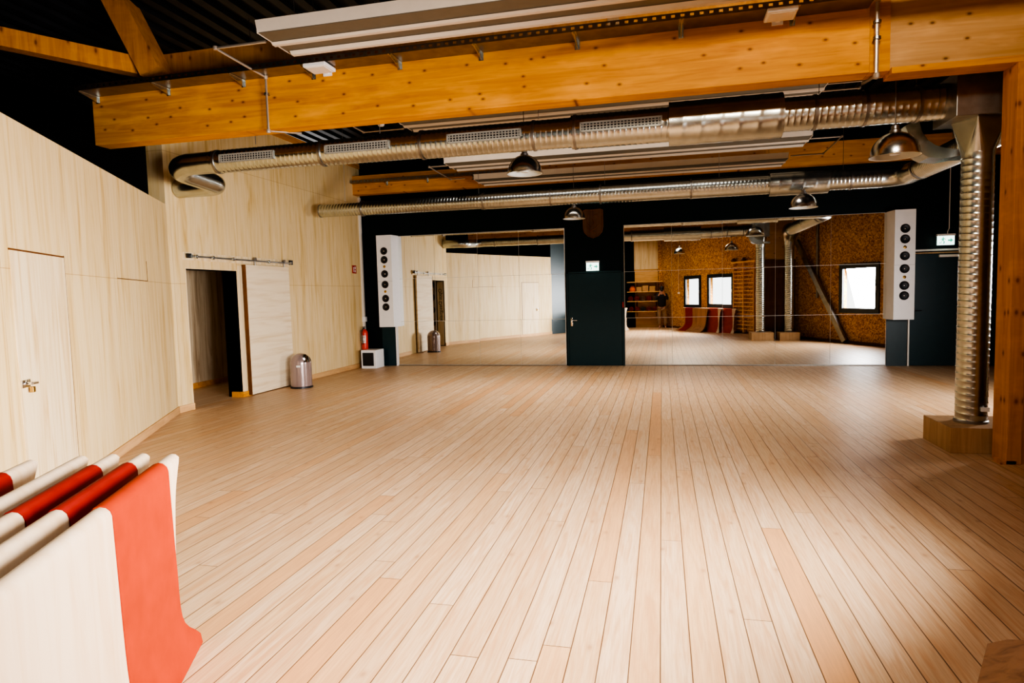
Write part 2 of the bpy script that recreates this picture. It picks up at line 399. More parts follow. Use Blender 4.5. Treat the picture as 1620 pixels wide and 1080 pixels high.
# corridor behind the doorway
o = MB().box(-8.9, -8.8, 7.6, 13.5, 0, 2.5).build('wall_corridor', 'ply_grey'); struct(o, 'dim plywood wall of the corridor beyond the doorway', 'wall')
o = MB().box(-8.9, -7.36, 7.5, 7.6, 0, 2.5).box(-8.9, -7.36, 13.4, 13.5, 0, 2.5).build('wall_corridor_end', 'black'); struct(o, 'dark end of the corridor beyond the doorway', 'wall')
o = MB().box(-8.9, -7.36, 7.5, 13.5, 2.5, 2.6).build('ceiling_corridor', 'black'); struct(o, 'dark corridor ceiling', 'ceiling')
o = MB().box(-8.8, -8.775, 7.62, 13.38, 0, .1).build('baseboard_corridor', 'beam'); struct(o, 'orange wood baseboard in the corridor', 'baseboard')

# baseboards
o = MB().box(0, 2.9, 0, .022, 0, .10).build('baseboard_left_rear', 'base', loc=(XL, D-.02, 0), rot=(0, 0, -PI/2)); struct(o, 'wood baseboard on the left wall near the mirrors', 'baseboard')
o = MB().box(6.0, D-8.13, 0, .022, 0, .10).build('baseboard_left_front', 'base', loc=(XL, D, 0), rot=(0, 0, -PI/2)); struct(o, 'short wood baseboard in front of the doorway', 'baseboard')
o = MB().box(0, 5.7, 0, .022, 0, .10).build('baseboard_left_angled', 'base', loc=(*AL, 0), rot=(0, 0, ANG)); struct(o, 'wood baseboard on the slanting wall', 'baseboard')
o = MB().box(4.58, 4.80, 0, .035, 0, .09).box(4.80, 4.83, -.2, .03, 0, .09).build('baseboard_left_jamb', 'beam', loc=(XL, D, 0), rot=(0, 0, -PI/2)); struct(o, 'small orange block at the foot of the door jamb', 'baseboard')
o = MB().box(0, W1L, 0, .02, 0, .08).build('baseboard_right_front', 'brown', loc=(*W1o, 0), rot=(0, 0, W1a)); struct(o, 'dark baseboard on the chipboard wall with two windows', 'baseboard')
o = MB().box(0.1, W2L, 0, .02, 0, .08).build('baseboard_right_rear', 'brown', loc=(*W2o, 0), rot=(0, 0, W2a)); struct(o, 'dark baseboard on the chipboard wall with one window', 'baseboard')

# flush door in the angled wall
o = MB().box(3.86, 4.86, .001, .006, .0, 2.08).build('door_1', 'ply_plain', loc=(*AL, 0), rot=(0, 0, ANG)); struct(o, 'flush plywood door in the slanting wall', 'door')
s = MB().box(3.845, 3.86, .0, .004, .02, 2.10).box(3.845, 4.87, .0, .004, 2.08, 2.095).build('door_seam', 'brown', o)
h = MB().box(4.73, 4.86, .006, .022, 1.03, 1.09, bev=.004).tube([(4.80, .02, 1.06), (4.80, .06, 1.06)], .012).tube([(4.80, .055, 1.06), (4.70, .055, 1.055)], .011)
hh = h.build('door_handle', 'chrome', o, True)
MB().box(4.72, 4.76, .022, .05, .985, 1.03, bev=.004).build('padlock', 'brass', hh)
# faint patch panel lines in the angled wall
o = MB().box(1.2, 2.4, .0, .003, 1.94, 1.948).box(1.2, 1.207, .0, .003, 1.94, 2.2).build('trim_2', 'brown', loc=(*AL, 0), rot=(0, 0, ANG)); struct(o, 'thin panel joint in the slanting wall', 'trim')

# windows in OSB walls
wn = 0
def window(o0, ang, h, th=.2, label=''):
    global wn
    wn += 1
    s0, s1, z0, z1 = h; fr = .10
    mb = MB()
    mb.box(s0-.04, s1+.04, -.03, .035, z1-fr, z1+.04, bev=.006); mb.box(s0-.04, s1+.04, -.03, .035, z0-.04, z0+fr, bev=.006)
    mb.box(s0-.04, s0+fr, -.03, .035, z0+fr, z1-fr); mb.box(s1-fr, s1+.04, -.03, .035, z0+fr, z1-fr)
    fo = mb.build('window_%d' % wn, 'frame', loc=(*o0, 0), rot=(0, 0, ang)); struct(fo, label, 'window')
    MB().box(s0+fr-.01, s1-fr+.01, -.012, -.006, z0+fr-.01, z1-fr+.01).build('window_pane', 'glass', fo)
    MB().box(s1-.07, s1-.045, .035, .05, (z0+z1)/2-.06, (z0+z1)/2+.06, bev=.003).box(s1-.065, s1-.05, .05, .065, (z0+z1)/2-.12, (z0+z1)/2+.01, bev=.003).build('window_handle', 'white', fo)
    return fo
window(W1o, W1a, H1[0], label='narrow anthracite window nearest the shelves')
window(W1o, W1a, H1[1], label='wide anthracite window beside the wall bars')
window(W2o, W2a, H2[0], label='single anthracite window near the mirrors')

# ------------------------------------------------------------------ mirror wall
cols_l = [-6.215, -5.225, -4.165, -3.18, -2.13]; cols_r = [-.80, .215, 1.265, 2.325, 3.395, 4.44]; rows = [.025, 1.065, 2.085, 3.10]
tilts = random.Random(3)
for side, cols, lab in (('left', cols_l, 'wall of mirror panels left of the dark door'), ('right', cols_r, 'wall of mirror panels right of the dark door')):
    r = thing('mirror_wall', lab, 'mirror', ((cols[0]+cols[-1])/2, D-.01, 0), 0, None)
    for i in range(len(cols)-1):
        for j in range(3):
            g = .003; w = cols[i+1]-cols[i]-2*g; hh = rows[j+1]-rows[j]-2*g
            cx = (cols[i]+cols[i+1])/2; cz = (rows[j]+rows[j+1])/2
            p = MB().box(-w/2, w/2, -.003, .003, -hh/2, hh/2).build('mirror_panel', 'mirror', r)
            p.location = (cx-r.location.x, -.017, cz)
            p.rotation_euler = (math.radians(tilts.uniform(-.05, .05)), 0, math.radians(tilts.uniform(-.05, .05)))
    MB().box(cols[0]-.008, cols[-1]+.008, -.012, -.001, 0.02, rows[3]+.006).build('backing', 'cream', r).location = (-r.location.x, 0, 0)
    MB().box(cols[0]-.008, cols[-1]+.008, -.03, 0, 0.0, .022).build('bottom_rail', 'metal_d', r).location = (-r.location.x, 0, 0)

# centre door
o = thing('double_skin_door', 'dark teal steel door between the two mirror walls', 'door', (-1.46, D, 0)); o.name = 'door_2'; o['kind'] = 'structure'
MB().box(-.59, .60, -.035, 0, .008, 2.08).build('door_leaf', 'teal', o)
MB().box(-.63, -.595, -.05, 0, 0, 2.12).box(.605, .64, -.05, 0, 0, 2.12).box(-.63, .64, -.05, 0, 2.085, 2.12).build('door_frame', 'teal', o)
def lever(parent, x, z, mat, sgn=1, y=-.035):
    h = MB().box(x-.022, x+.022, y-.01, y, z-.13, z+.06, bev=.004).tube([(x, y-.01, z), (x, y-.05, z)], .012).tube([(x, y-.05, z), (x+sgn*.13, y-.05, z)], .010)
    return h.build('door_handle', mat, parent, True)
lever(o, -.525, 1.03, 'chrome')
MB().box(.612, .635, -.075, -.05, 1.3, 1.42).build('alarm_box', 'sign_red', o)
# pier between the mirrors
o = MB().box(-2.12, -.81, -.012, 0, 2.13, CEIL).build('trim_3', 'dark', loc=(0, D, 0)); struct(o, 'dark panel above the teal door', 'trim')
# right dark door
o = thing('door_3', 'near-black door behind the spiral duct column at right', 'door', (5.31, D, 0)); o['kind'] = 'structure'
MB().box(-.44, .62, -.035, 0, .008, 2.24).build('door_leaf', 'teal', o)
MB().box(-.475, -.445, -.05, 0, 0, 2.27).build('door_frame', 'cream', o)
MB().box(-.47, .65, -.06, 0, 2.30, 2.335).build('top_rail', 'cream', o)
MB().box(-.47, .65, -.05, 0, 2.25, 2.275).build('door_head', 'boxwood', o)
MB().box(.05, .5, -.09, -.035, 2.17, 2.22, bev=.005).build('door_closer', 'cream', o)
lever(o, -.37, 1.12, 'blackp')
# wall strips below the speakers; lighter colour paints in the lit wall
o = MB().box(4.45, 4.82, D-.05, D, 0, .95).build('trim_4', 'teal_l'); struct(o, 'wall strip under the right speaker, coloured lighter as if lit', 'trim')
o = MB().box(-6.62, -6.225, D-.05, D, 0, .95).build('trim_5', 'teal', ); struct(o, 'dark green strip under the left speaker', 'trim')
o = MB().box(-6.265, -6.222, D-.06, D, 0, 3.1).build('trim_6', 'white'); struct(o, 'white strip down the left edge of the mirrors', 'trim')

# ------------------------------------------------------------------ big beams and timbers
def beamthing(name, label, cat, mb, mat, origin): return tag(mb.build(name, mat, origin=origin), label, cat)
beamthing('glulam_beam', 'huge orange knotty glulam beam spanning the front of the hall', 'beam', MB().box(-6.69, 1.86, 6.6, 6.82, 3.585, 4.20, bev=.004), 'beam', (-2.4, 6.7, 3.6))
beamthing('splice_plate', 'dark timber strip at the right end of the huge front beam', 'timber', MB().box(1.862, 2.03, 6.61, 6.82, 3.585, 4.9), 'beam', (1.95, 6.7, 3.6))
beamthing('upper_beam', 'brown timber lying above and behind the huge front beam', 'beam', MB().box(-5.88, 3.9, 6.86, 7.0, 4.24, 4.66), 'beam_z', (-1, 6.9, 4.3))
t = thing('timber_portal', 'pale timber wall panel with orange posts at the right end of the front beam', 'partition', (3.05, 6.6, 0))
t['kind'] = 'structure'; t.name = 'wall_portal'
def P(mb, name, mat, par): 
    o = mb.build(name, mat, par); o.location = (-par.location.x, -par.location.y, -par.location.z); return o
P(MB().box(2.032, 4.16, 6.64, 6.78, 3.60, CEIL), 'upper_panel', 'beam_r', t)
P(MB().box(2.032, 3.15, 6.56, 6.80, 3.545, 3.60), 'head_trim', 'beam', t)
P(MB().box(3.02, 3.14, 6.56, 6.82, 0, 3.545, bev=.004), 'post', 'beam_z', t)
P(MB().box(3.14, 3.21, 6.59, 6.80, 0, 3.60, bev=.004), 'post', 'beam_z', t)
P(MB().box(3.21, 4.16, 6.62, 6.78, 2.55, 3.60), 'middle_panel', 'beam_r', t)
P(MB().box(3.21, 4.16, 6.60, 6.80, 0, 2.55), 'lower_panel', 'brown', t)
P(MB().box(2.98, 3.10, 6.56, 6.70, 0, .035), 'foot_block', 'beam_z', t)
# upper left timbers
beamthing('tie_beam', 'orange horizontal timber running in from the upper left corner', 'beam', MB().beam((-5.80, 6.70, 4.40), (-7.9, 4.9, 4.68), .16, .20), 'beam_y', (-6.5, 5.9, 4.3))
beamthing('roof_brace', 'orange diagonal roof brace rising above the left end of the big beam', 'beam', MB().beam((-5.76, 6.62, 4.33), (-6.50, 6.5, 5.9), .32, .24), 'beam_y', (-6.2, 6.7, 4.3))
# rear beam
beamthing('glulam_beam', 'orange glulam beam high above the mirrors at the back', 'beam', MB().box(XL, 8.0, 14.1, 14.3, 4.08, 4.52), 'beam', (0, 14.2, 4.1))

# cable tray on the beam with arms
def tray(x0, x1, y0, y1, z, label, arms):
    t = thing('cable_tray', label, 'cable tray', ((x0+x1)/2, y1, z)); loc = t.location
    mb = MB(); th = .003
    mb.box(x0, x1, y0, y1, z, z+th)
    xx = x0
    while xx < x1-.06:
        mb.box(xx, xx+.05, y0, y0+th, z, z+.06); mb.box(xx+.05, xx+.085, y0, y0+th, z, z+.02); mb.box(xx+.05, xx+.085, y0, y0+th, z+.045, z+.06); xx += .085
    o = mb.build('tray_channel', 'metal_d', t); o.location = -loc
    for a in arms:
        o = MB().prism([(y0-.01, z-.001), (y1, z-.001), (y1, z-.075), (y0-.01, z-.02)], 'X', a-.003, a+.003).box(a-.025, a+.02, y0-.01, y1, z-.006, z-.001).box(a-.025, a+.025, y1-.006, y1, z-.08, z-.001).build('support_arm', 'metal', t); o.location = -loc
    return t
tray(-6.66, 1.84, 6.34, 6.6, 4.15, 'perforated metal cable tray along the top of the front beam', [-6.6, -5.6, -4.6, -3.72, -2.7, -1.8, -.8, .2, 1.2])
tray(XL+.02, -3.0, 13.95, 14.1, 4.33, 'perforated cable tray on the rear beam', [-6.2, -5.2, -4.1, -3.2])
# junction plate with cables on upper beam
o = MB().box(-.52, -.40, 6.84, 6.86, 4.28, 4.52, bev=.003)
beamthing('nail_plate', 'perforated metal plate on the brown timber above the front beam', 'plate', o, 'boxwood', (-.46, 6.85, 4.3))

# emergency luminaires on the beam
for i, (x, lab) in enumerate([(-3.55, 'flat white emergency light at the left end of the front beam'), (1.07, 'flat white emergency light at the right end of the front beam')]):
    t = thing('emergency_light', lab, 'light', (x, 6.6, 4.11), 0, 'emergency lights on the front beam')
    MB().box(-.13, .13, -.30, -.06, -.01, .03, bev=.008).build('housing', 'white', t)
    MB().box(-.105, .105, -.275, -.085, -.016, -.009).build('lens', 'cream', t)
    MB().box(-.02, .02, -.07, 0, 0, .02).box(-.05, .05, -.012, 0, -.02, .02).build('bracket', 'white', t)

# ------------------------------------------------------------------ radiant ceiling panels
def panel(label, x0, x1, y0, y1, z, rods, pipe=None):
    t = thing('radiant_panel', label, 'heating panel', ((x0+x1)/2, (y0+y1)/2, z), 0, 'white radiant heating strips under the ceiling'); loc = t.location
    w = y1-y0
    o = MB().prism([(y0, z+.145), (y0+.03, z+.04), (y0+.05, z+.035), (y0+.05, z+.045), (y0+.035, z+.05), (y0+.008, z+.148)], 'X', x0, x1).prism([(y0+w*.42, z+.03), (y0+w*.46, z+.01), (y0+w*.54, z+.01), (y0+w*.58, z+.03)], 'X', x0, x1).build('front_flange', 'panel', t); o.location = -loc
    o = MB().prism([(y1-.10, z+.03), (y1-.07, z), (y1-.02, z), (y1, z+.03), (y1, z+.1), (y1-.01, z+.1), (y1-.01, z+.04)], 'X', x0+.05, x1-.02).build('rear_flange', 'panel', t); o.location = -loc
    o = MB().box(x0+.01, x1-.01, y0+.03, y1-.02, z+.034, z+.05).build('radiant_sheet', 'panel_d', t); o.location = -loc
    for xe in (x0, x1-.01):
        o = MB().box(xe, xe+.01, y0+.02, y1-.01, z+.03, z+.14).build('end_plate', 'panel', t); o.location = -loc
    for rx in rods:
        o = MB()
        for yy in (y0+w*.2, y0+w*.8): o.tube([(rx, yy, z+.05), (rx, yy, CEIL-.035)], .003, 6)
        o = o.build('suspension_wire', 'metal_d', t); o.location = -loc
    return t
panel('white radiant heating strip in front of the huge front beam', -3.75, 3.2, 5.6, 6.2, 4.17, (-3.4, -1, 1.4))
panel('white radiant heating strip just behind the front beam', -3.62, 2.0, 8.62, 9.22, 4.09, (-3.2, -.5, 1.6))
panel('white radiant heating strip second from the mirrors', -3.85, 2.38, 11.3, 12.0, 4.03, (-3.6, -.8, 2.0))
panel('white radiant heating strip nearest the mirrors', -3.80, 2.33, 13.05, 13.75, 4.02, (-3.6, -.8, 2.0))

def pipe(label, pts, r, name='heating_pipe', clamps=()):
    t = thing(name, label, 'pipe', pts[0]); loc = t.location
    o = MB().tube(pts, r, 10).build('pipe_run', 'pipe', t, True); o.location = -loc
    for p in pts[1:-1]:
        o = MB().lathe([(0, -r*1.7), (r*1.5, -r*1.2), (r*1.7, 0), (r*1.5, r*1.2), (0, r*1.7)], p, 10).build('elbow_joint', 'pipe', t, True); o.location = -loc
    for c in clamps:
        o = MB().lathe([(r*1.2, -.012), (r*1.9, -.012), (r*1.9, .012), (r*1.2, .012)], c, 12).tube([c, (c[0], c[1]+.06, c[2])], .006, 6).build('pipe_clamp', 'metal_d', t); o.location = -loc
    return t
pipe('heating pipe dropping over the left part of the front beam', [(-3.84, 5.9, 4.235), (-4.42, 5.9, 4.235), (-4.28, 6.54, 4.13), (-4.28, 6.54, 3.545), (-4.15, 7.0, 3.62)], .015, clamps=[(-4.28, 6.54, 3.95)])
pipe('heating pipe dropping over the right end of the front beam', [(1.90, 6.0, 4.25), (1.90, 6.54, 4.2), (1.90, 6.54, 3.53), (1.93, 7.05, 3.62)], .018, clamps=[(1.9, 6.54, 4.0), (1.9, 6.54, 3.86)])
pipe('thin heating pipe beside the second strip on the left', [(-3.70, 9.1, 4.14), (-4.35, 9.1, 4.14), (-4.35, 8.5, 4.14), (-4.35, 8.5, 5.16)], .012)
pipe('thin heating pipe linking the two rear strips on the left', [(-3.98, 11.9, 4.14), (-4.35, 11.9, 4.14), (-4.35, 13.2, 4.12), (-4.03, 13.2, 4.12)], .013)
pipe('thin heating pipe linking the two rear strips on the right', [(2.44, 11.9, 4.14), (2.95, 11.9, 4.14), (2.95, 13.2, 4.12), (2.39, 13.2, 4.12)], .013)
pipe('thin heating pipe at the right end of the second strip', [(1.99, 8.8, 4.14), (2.45, 8.8, 4.14), (2.45, 9.1, 4.14), (1.99, 9.1, 4.14)], .012)

for (x, y, lab) in [(-4.42, 9.9, 'left one of two small white detectors under the ceiling'), (-4.05, 9.9, 'right one of two small white detectors under the ceiling')]:
    t = thing('smoke_detector', lab, 'detector', (x, y, 4.45), 0, 'ceiling detectors')
    MB().lathe([(0, -.02), (.04, -.02), (.055, 0), (.06, .05), (.045, .07), (0, .07)], seg=20).build('sensor_head', 'white', t, True)
    MB().tube([(0, 0, .06), (0, 0, CEIL-.02-4.45)], .006, 6).build('drop_rod', 'metal_d', t)

# ------------------------------------------------------------------ ducts
DZ = 3.45; DY = 7.35
def grille(par, x0, x1, r, loc, th0=.62):
    """perforated strip on the front upper-side of the duct"""
    mb = MB(); n = int((x1-x0)/.036); 
    Mx = Matrix.Translation((0, DY, DZ)) @ Matrix.Rotation(-th0, 4, 'X')
    h = .105
    mb.box(x0, x1, -r-.014, -r+.01, -h/2, -h/2+.018, M4=Mx); mb.box(x0, x1, -r-.014, -r+.01, h/2-.018, h/2, M4=Mx)
    mb.box(x0, x0+.02, -r-.014, -r+.01, -h/2, h/2, M4=Mx); mb.box(x1-.02, x1, -r-.014, -r+.01, -h/2, h/2, M4=Mx)
    for i in range(1, n):
        x = x0+(x1-x0)*i/n; mb.box(x-.006, x+.006, -r-.012, -r+.006, -h/2, h/2, M4=Mx)
    for k in (-1, 1): mb.box(x0, x1, -r-.011, -r+.006, k*.015-.005, k*.015+.005, M4=Mx)
    o = mb.build('air_grille', 'galv', par); o.location = -loc
    q = MB().box(x0+.005, x1-.005, -r-.006, -r+.002, -h/2+.004, h/2-.004, M4=Mx).build('grille_opening', 'blackp', o)
def band(mb, x, y, z, r, w=.03, k=.007, axis='X'):
    d = {'X': (w/2, 0, 0), 'Y': (0, w/2, 0), 'Z': (0, 0, w/2)}[axis]
    a = Vector((x, y, z)); mb.tube([a-Vector(d), a+Vector(d)], r+k, 40)
t = thing('ventilation_duct', 'large spiral duct with air grilles just behind the front beam', 'duct', (-1.5, DY, DZ)); loc = t.location.copy()
def put(mb, name, mat, sm=True, par=None):
    o = mb.build(name, mat, par or t, sm); o.location = (-loc if par is None else (0, 0, 0)); return o
secs = [(-5.62, -4.02, .142, .142), (-4.02, -2.72, .152, .152), (-2.72, -.97, .163, .163), (-.97, .09, .182, .182), (1.23, 2.98, .172, .172)]
for x0, x1, r0, r1 in secs: put(MB().spiral((x0, DY, DZ), (x1, DY, DZ), r0, r1, .062, .0022), 'duct_section', 'metal')
mb = MB().spiral((.09, DY, DZ), (1.235, DY, DZ), .228, .228, .19, .003, seg=44); put(mb, 'silencer', 'metal')
# elbow towards the left wall
el = [(-5.6, DY, DZ), (-5.95, DY, DZ)] + [(-5.95-.28*math.sin(a), DY+.28-.28*math.cos(a), DZ-.03*i) for i, a in enumerate([PI/2*k/6 for k in range(1, 7)], 0)]
el = [(-5.6, DY, DZ), (-6.0, DY, DZ)] + [(-6.0-.30*math.sin(PI*k/12), DY+.30-.30*math.cos(PI*k/12), DZ-.008*k) for k in range(1, 7)] + [(-6.3, 8.15, DZ-.08)] + [(-6.55+.25*math.cos(PI*k/12), 8.15+.25*math.sin(PI*k/12), DZ-.09) for k in range(1, 7)] + [(-7.06, 8.4, DZ-.09)]
put(MB().tube(el, .138, 36), 'wall_elbow', 'metal')
for x, r in ((-5.55, .144), (-4.06, .153), (-2.75, .164), (-1.4, .165), (-.93, .183), (1.55, .174), (2.02, .174), (2.5, .174), (2.93, .174)):
    mb = MB(); band(mb, x, DY, DZ, r); put(mb, 'joint_band', 'metal_d')
for x0, x1, r in ((-5.44, -4.66, .142), (-3.96, -3.12, .153), (-2.40, -1.52, .165), (-.86, .02, .184)): grille(t, x0, x1, r, loc, .02)
for x in (-5.0, -3.3, -1.35, 1.6, 2.5):
    put(MB().tube([(x, DY, DZ+.18), (x, DY, CEIL-.02)], .004, 6), 'hanger_rod', 'metal_d', False)
# plenum + transition + column down
t = thing('duct_column', 'spiral duct column standing on a wooden box by the right posts', 'duct', (3.05, 7.28, .25)); loc = t.location.copy()
cx, cy = 3.03, 7.28
put(MB().spiral((cx, cy, .25), (cx, cy, 2.92), .138, .138, .066, .0026, seg=40), 'spiral_pipe', 'metal')
mb = MB(); bm = mb.bm; n = 32; hs = .205; z0, z1 = 2.91, 3.235
ring = [bm.verts.new((cx+.140*math.cos(2*PI*k/n+math.radians(21)), cy+.140*math.sin(2*PI*k/n+math.radians(21)), z0)) for k in range(n)]
rot_ = math.radians(21); cor = [bm.verts.new((cx+hs*1.1*math.cos(rot_+a), cy+hs*1.1*math.sin(rot_+a), z1)) for a in (PI/4, 3*PI/4, 5*PI/4, 7*PI/4)]
for q in range(4):
    for k in range(n//4):
        i = (q*n//4 + k) % n; bm.faces.new((ring[i], ring[(i+1) % n], cor[q]))
    i = ((q+1)*n//4) % n; bm.faces.new((ring[i], cor[q], cor[(q+1) % 4]))
put(mb, 'square_transition', 'metal', False)
put(MB().box(cx-hs-.08, cx+hs+.02, cy-hs-.03, cy+hs+.12, 3.235, 3.66, bev=.004), 'plenum_box', 'metal_d', False)  # darker metal colour stands in for the dark ceiling it reflects
put(MB().lathe([(.15, 0), (.15, .02), (.14, .03)], (cx, cy, .25), 40), 'base_collar', 'metal_d')
put(MB().box(cx+.03, cx+.10, cy-.15, cy-.132, .38, .42), 'type_plate', 'white', False)
# second column (behind the portal, seen in the mirror)
t = thing('duct_column', 'spiral duct column reflected behind the first, topped by a bulky elbow', 'duct', (3.88, 7.28, .25)); loc = t.location.copy()
cx2 = 3.88
put(MB().spiral((cx2, cy, .25), (cx2, cy, 2.95), .138, .138, .066, .0026, seg=36), 'spiral_pipe', 'metal')
put(MB().tube([(cx2, cy, 2.95), (cx2, cy, 3.1), (cx2, cy+.03, 3.22), (cx2, cy+.12, 3.34), (cx2, cy+.25, 3.41), (cx2, cy+.4, 3.42)], [.15, .17, .21, .24, .24, .2], 36), 'elbow_fitting', 'metal')
put(MB().lathe([(.15, 0), (.15, .02), (.14, .03)], (cx2, cy, .25), 40), 'base_collar', 'metal_d')
# curved cross-over fitting seen left of the first column
t = thing('duct_crossover', 'curved sheet metal crossover fitting behind the hanging dome lamp at right', 'duct', (2.8, 7.8, 3.1)); loc = t.location.copy()
cres = [(2.54, 3.33), (2.66, 3.42), (2.70, 3.26), (2.756, 3.17), (2.83, 3.11), (2.93, 3.07), (3.054, 3.05), (3.2, 3.05), (3.2, 2.985), (3.067, 2.985), (2.92, 2.965), (2.772, 2.985), (2.67, 3.05), (2.60, 3.16)]
mb = MB(); mb.prism(cres, 'Y', 7.75, 8.05)
put(mb, 'curved_sheet', 'metal', False)
put(MB().tube([(3.05, 7.9, 3.2), (3.05, 7.9, CEIL-.02)], .006, 6), 'hanger_rod', 'metal_d', False)

# wooden boxes under the columns
for (x0, x1, lab) in ((2.72, 3.38, 'wooden base box under the visible duct column'), (3.56, 4.14, 'wooden base box under the duct column behind the timber posts')):
    tag(MB().box(x0, x1, 6.95, 7.61, 0, .25, bev=.004).build('base_box', 'boxwood', origin=((x0+x1)/2, 7.28, 0)), lab, 'box', 'wooden boxes under the duct columns')

# rear duct
RY = 12.0; RZ = 3.44
t = thing('ventilation_duct', 'long thinner spiral duct running above the mirrors', 'duct', (-1.5, RY, RZ)); loc = t.location.copy()
for x0, x1, r0, r1 in [(-6.74, -5.85, .125, .125), (-5.85, -3.35, .135, .135), (-3.35, -1.1, .15, .15), (-1.1, .5, .162, .162), (.5, 1.82, .17, .17), (2.76, 3.6, .165, .165)]:
    put(MB().spiral((x0, RY, RZ), (x1, RY, RZ), r0, r1, .062, .0022, seg=30), 'duct_section', 'metal')
put(MB().spiral((1.82, RY, RZ), (2.76, RY, RZ), .21, .21, .19, .003, seg=40), 'silencer', 'metal')
put(MB().tube([(-6.76, RY, RZ), (-6.735, RY, RZ)], .13, 32), 'end_cap', 'metal_d')
put(MB().tube([(3.58, RY, RZ)] + [(3.6+.33*math.sin(PI*k/16), RY-.33+.33*math.cos(PI*k/16), RZ) for k in range(0, 9)] + [(3.93, 11.3, RZ)], .165, 36), 'elbow', 'metal')
put(MB().spiral((3.93, 11.35, RZ), (3.88, 7.65, RZ-.02), .165, .165, .06, .006, seg=32), 'flexible_section', 'metal')
for x in (-5.82, -3.3, -2.0, -1.08, .52, 1.84, 2.74, 3.1):
    mb = MB(); band(mb, x, RY, RZ, .165 if x > -1.5 else .145, k=.012); put(mb, 'joint_band', 'metal_d')
for y in (11.2, 9.6, 8.2):
    mb = MB(); band(mb, 3.91, y, RZ, .17, axis='Y'); put(mb, 'joint_band', 'metal_d')
for x in (-6.2, -3.4, -1.0, 1.0, 3.0): put(MB().tube([(x, RY, RZ+.15), (x, RY, CEIL-.02)], .004, 6), 'hanger_rod', 'metal_d', False)

# ------------------------------------------------------------------ pendant dome lamps
def lamp(x, y, zrim, label, top, R=.215):
    t = thing('dome_lamp', label, 'lamp', (x, y, zrim), 0, 'round metal dome lamps')
    prof = [(R+.012, 0), (R+.012, .012), (R, .016)] + [(R*math.cos(a), .016+R*1.02*math.sin(a)) for a in [PI/2*k/10 for k in range(1, 10)]]
    inner = [(r-.006, z-.008) for r, z in prof[::-1]]
    MB().lathe(prof+[(.035, .24)], seg=40).build('shade', 'alu', t, True)
    MB().lathe([(.03, .19)]+[(max(.03, R*.97*math.cos(a)), .008+R*.98*math.sin(a)) for a in [PI/2*k/10 for k in range(9, -1, -1)]]+[(R+.008, .001)], seg=40).build('reflector', 'alu_in', t, True)
    MB().lathe([(0, .02), (.045, .02), (.06, .06), (.05, .11), (.025, .15), (.02, .19), (0, .19)], seg=24).build('bulb', 'alu_in', t, True)
    MB().lathe([(0, .215), (.05, .22), (.05, .25), (.035, .26), (.035, .29), (.02, .30), (0, .30)], seg=24).build('lamp_holder', 'metal_d', t, True)
    MB().tube([(0, 0, .29), (0, 0, top-zrim)], .005, 6).build('suspension_rod', 'metal_d', t)
    return t
lamp(-1.67, 8.05, 3.16, 'metal dome lamp hanging under the big duct at the centre', CEIL-.02)
lamp(-1.70, 12.95, 3.13, 'metal dome lamp in front of the wooden shield over the door', CEIL-.02)
lamp(2.2, 6.98, 2.88, 'largest-looking dome lamp at right beside the curved duct fitting', CEIL-.02)
lamp(2.30, 11.6, 2.96, 'metal dome lamp below the rear duct, above the right mirrors', RZ-.15)
lamp(.70, 3.0, 3.06, 'small dome lamp seen only in the mirror, left of the wall bars', CEIL-.02)

# ------------------------------------------------------------------ line array speakers
def speaker(x, label, sgn):
    t = thing('column_speaker', label, 'speaker', (x, D-.06, .955), 0, 'tall white column speakers')
    w = .185; dp = .28; H = 2.16
    poly = [(-w, 0), (w, 0), (w*.98, -dp), (-w*.98, -dp)] if False else [(-w-.05, 0.055), (w+.05, .055), (w, -dp), (-w, -dp)]
    MB().prism(poly, 'Z', 0, H).build('cabinet', 'white', t)
    zs = [1.745, 1.545, None, 1.235, .99, None, .67, .47]
    for z in (1.79, 1.585, 1.255, 1.005, .675, .475):
        d = MB().lathe([(.088, 0), (.088, .007), (.080, .012), (.072, .006), (.03, .002), (.026, .006), (0, .009)], seg=28, M4=Matrix.Translation((0, -dp, z)) @ Matrix.Rotation(PI/2, 4, 'X')).build('woofer', 'cone', t, True)
        MB().lathe([(0, .0125), (.010, .010), (.014, .006)], seg=12, M4=Matrix.Translation((0, -dp, z)) @ Matrix.Rotation(PI/2, 4, 'X')).build('dust_cap', 'alu', d, True)
    for z in (1.425, .84):
        MB().lathe([(.032, 0), (.032, .004), (.02, .006), (.010, .012), (0, .013)], seg=20, M4=Matrix.Translation((0, -dp, z)) @ Matrix.Rotation(PI/2, 4, 'X')).build('tweeter', 'brass', t, True)
    MB().box(-w, w, -dp-.001, -dp+.001, H*.5-.002, H*.5+.001).build('cabinet_joint', 'panel_d', t)
    return t
speaker(-6.36, 'tall white column speaker above the white subwoofer at left', 1)
speaker(4.66, 'tall white column speaker beside the dark door at right', -1)
t = thing('subwoofer', 'small white cube speaker with black grille on the floor', 'speaker', (-6.72, 14.05, 0))
MB().box(-.19, .19, -.22, .22, 0, .43, bev=.008).build('cabinet', 'white', t)
MB().box(-.15, .13, -.235, -.219, .06, .37, bev=.01).build('front_grille', 'cone', t)

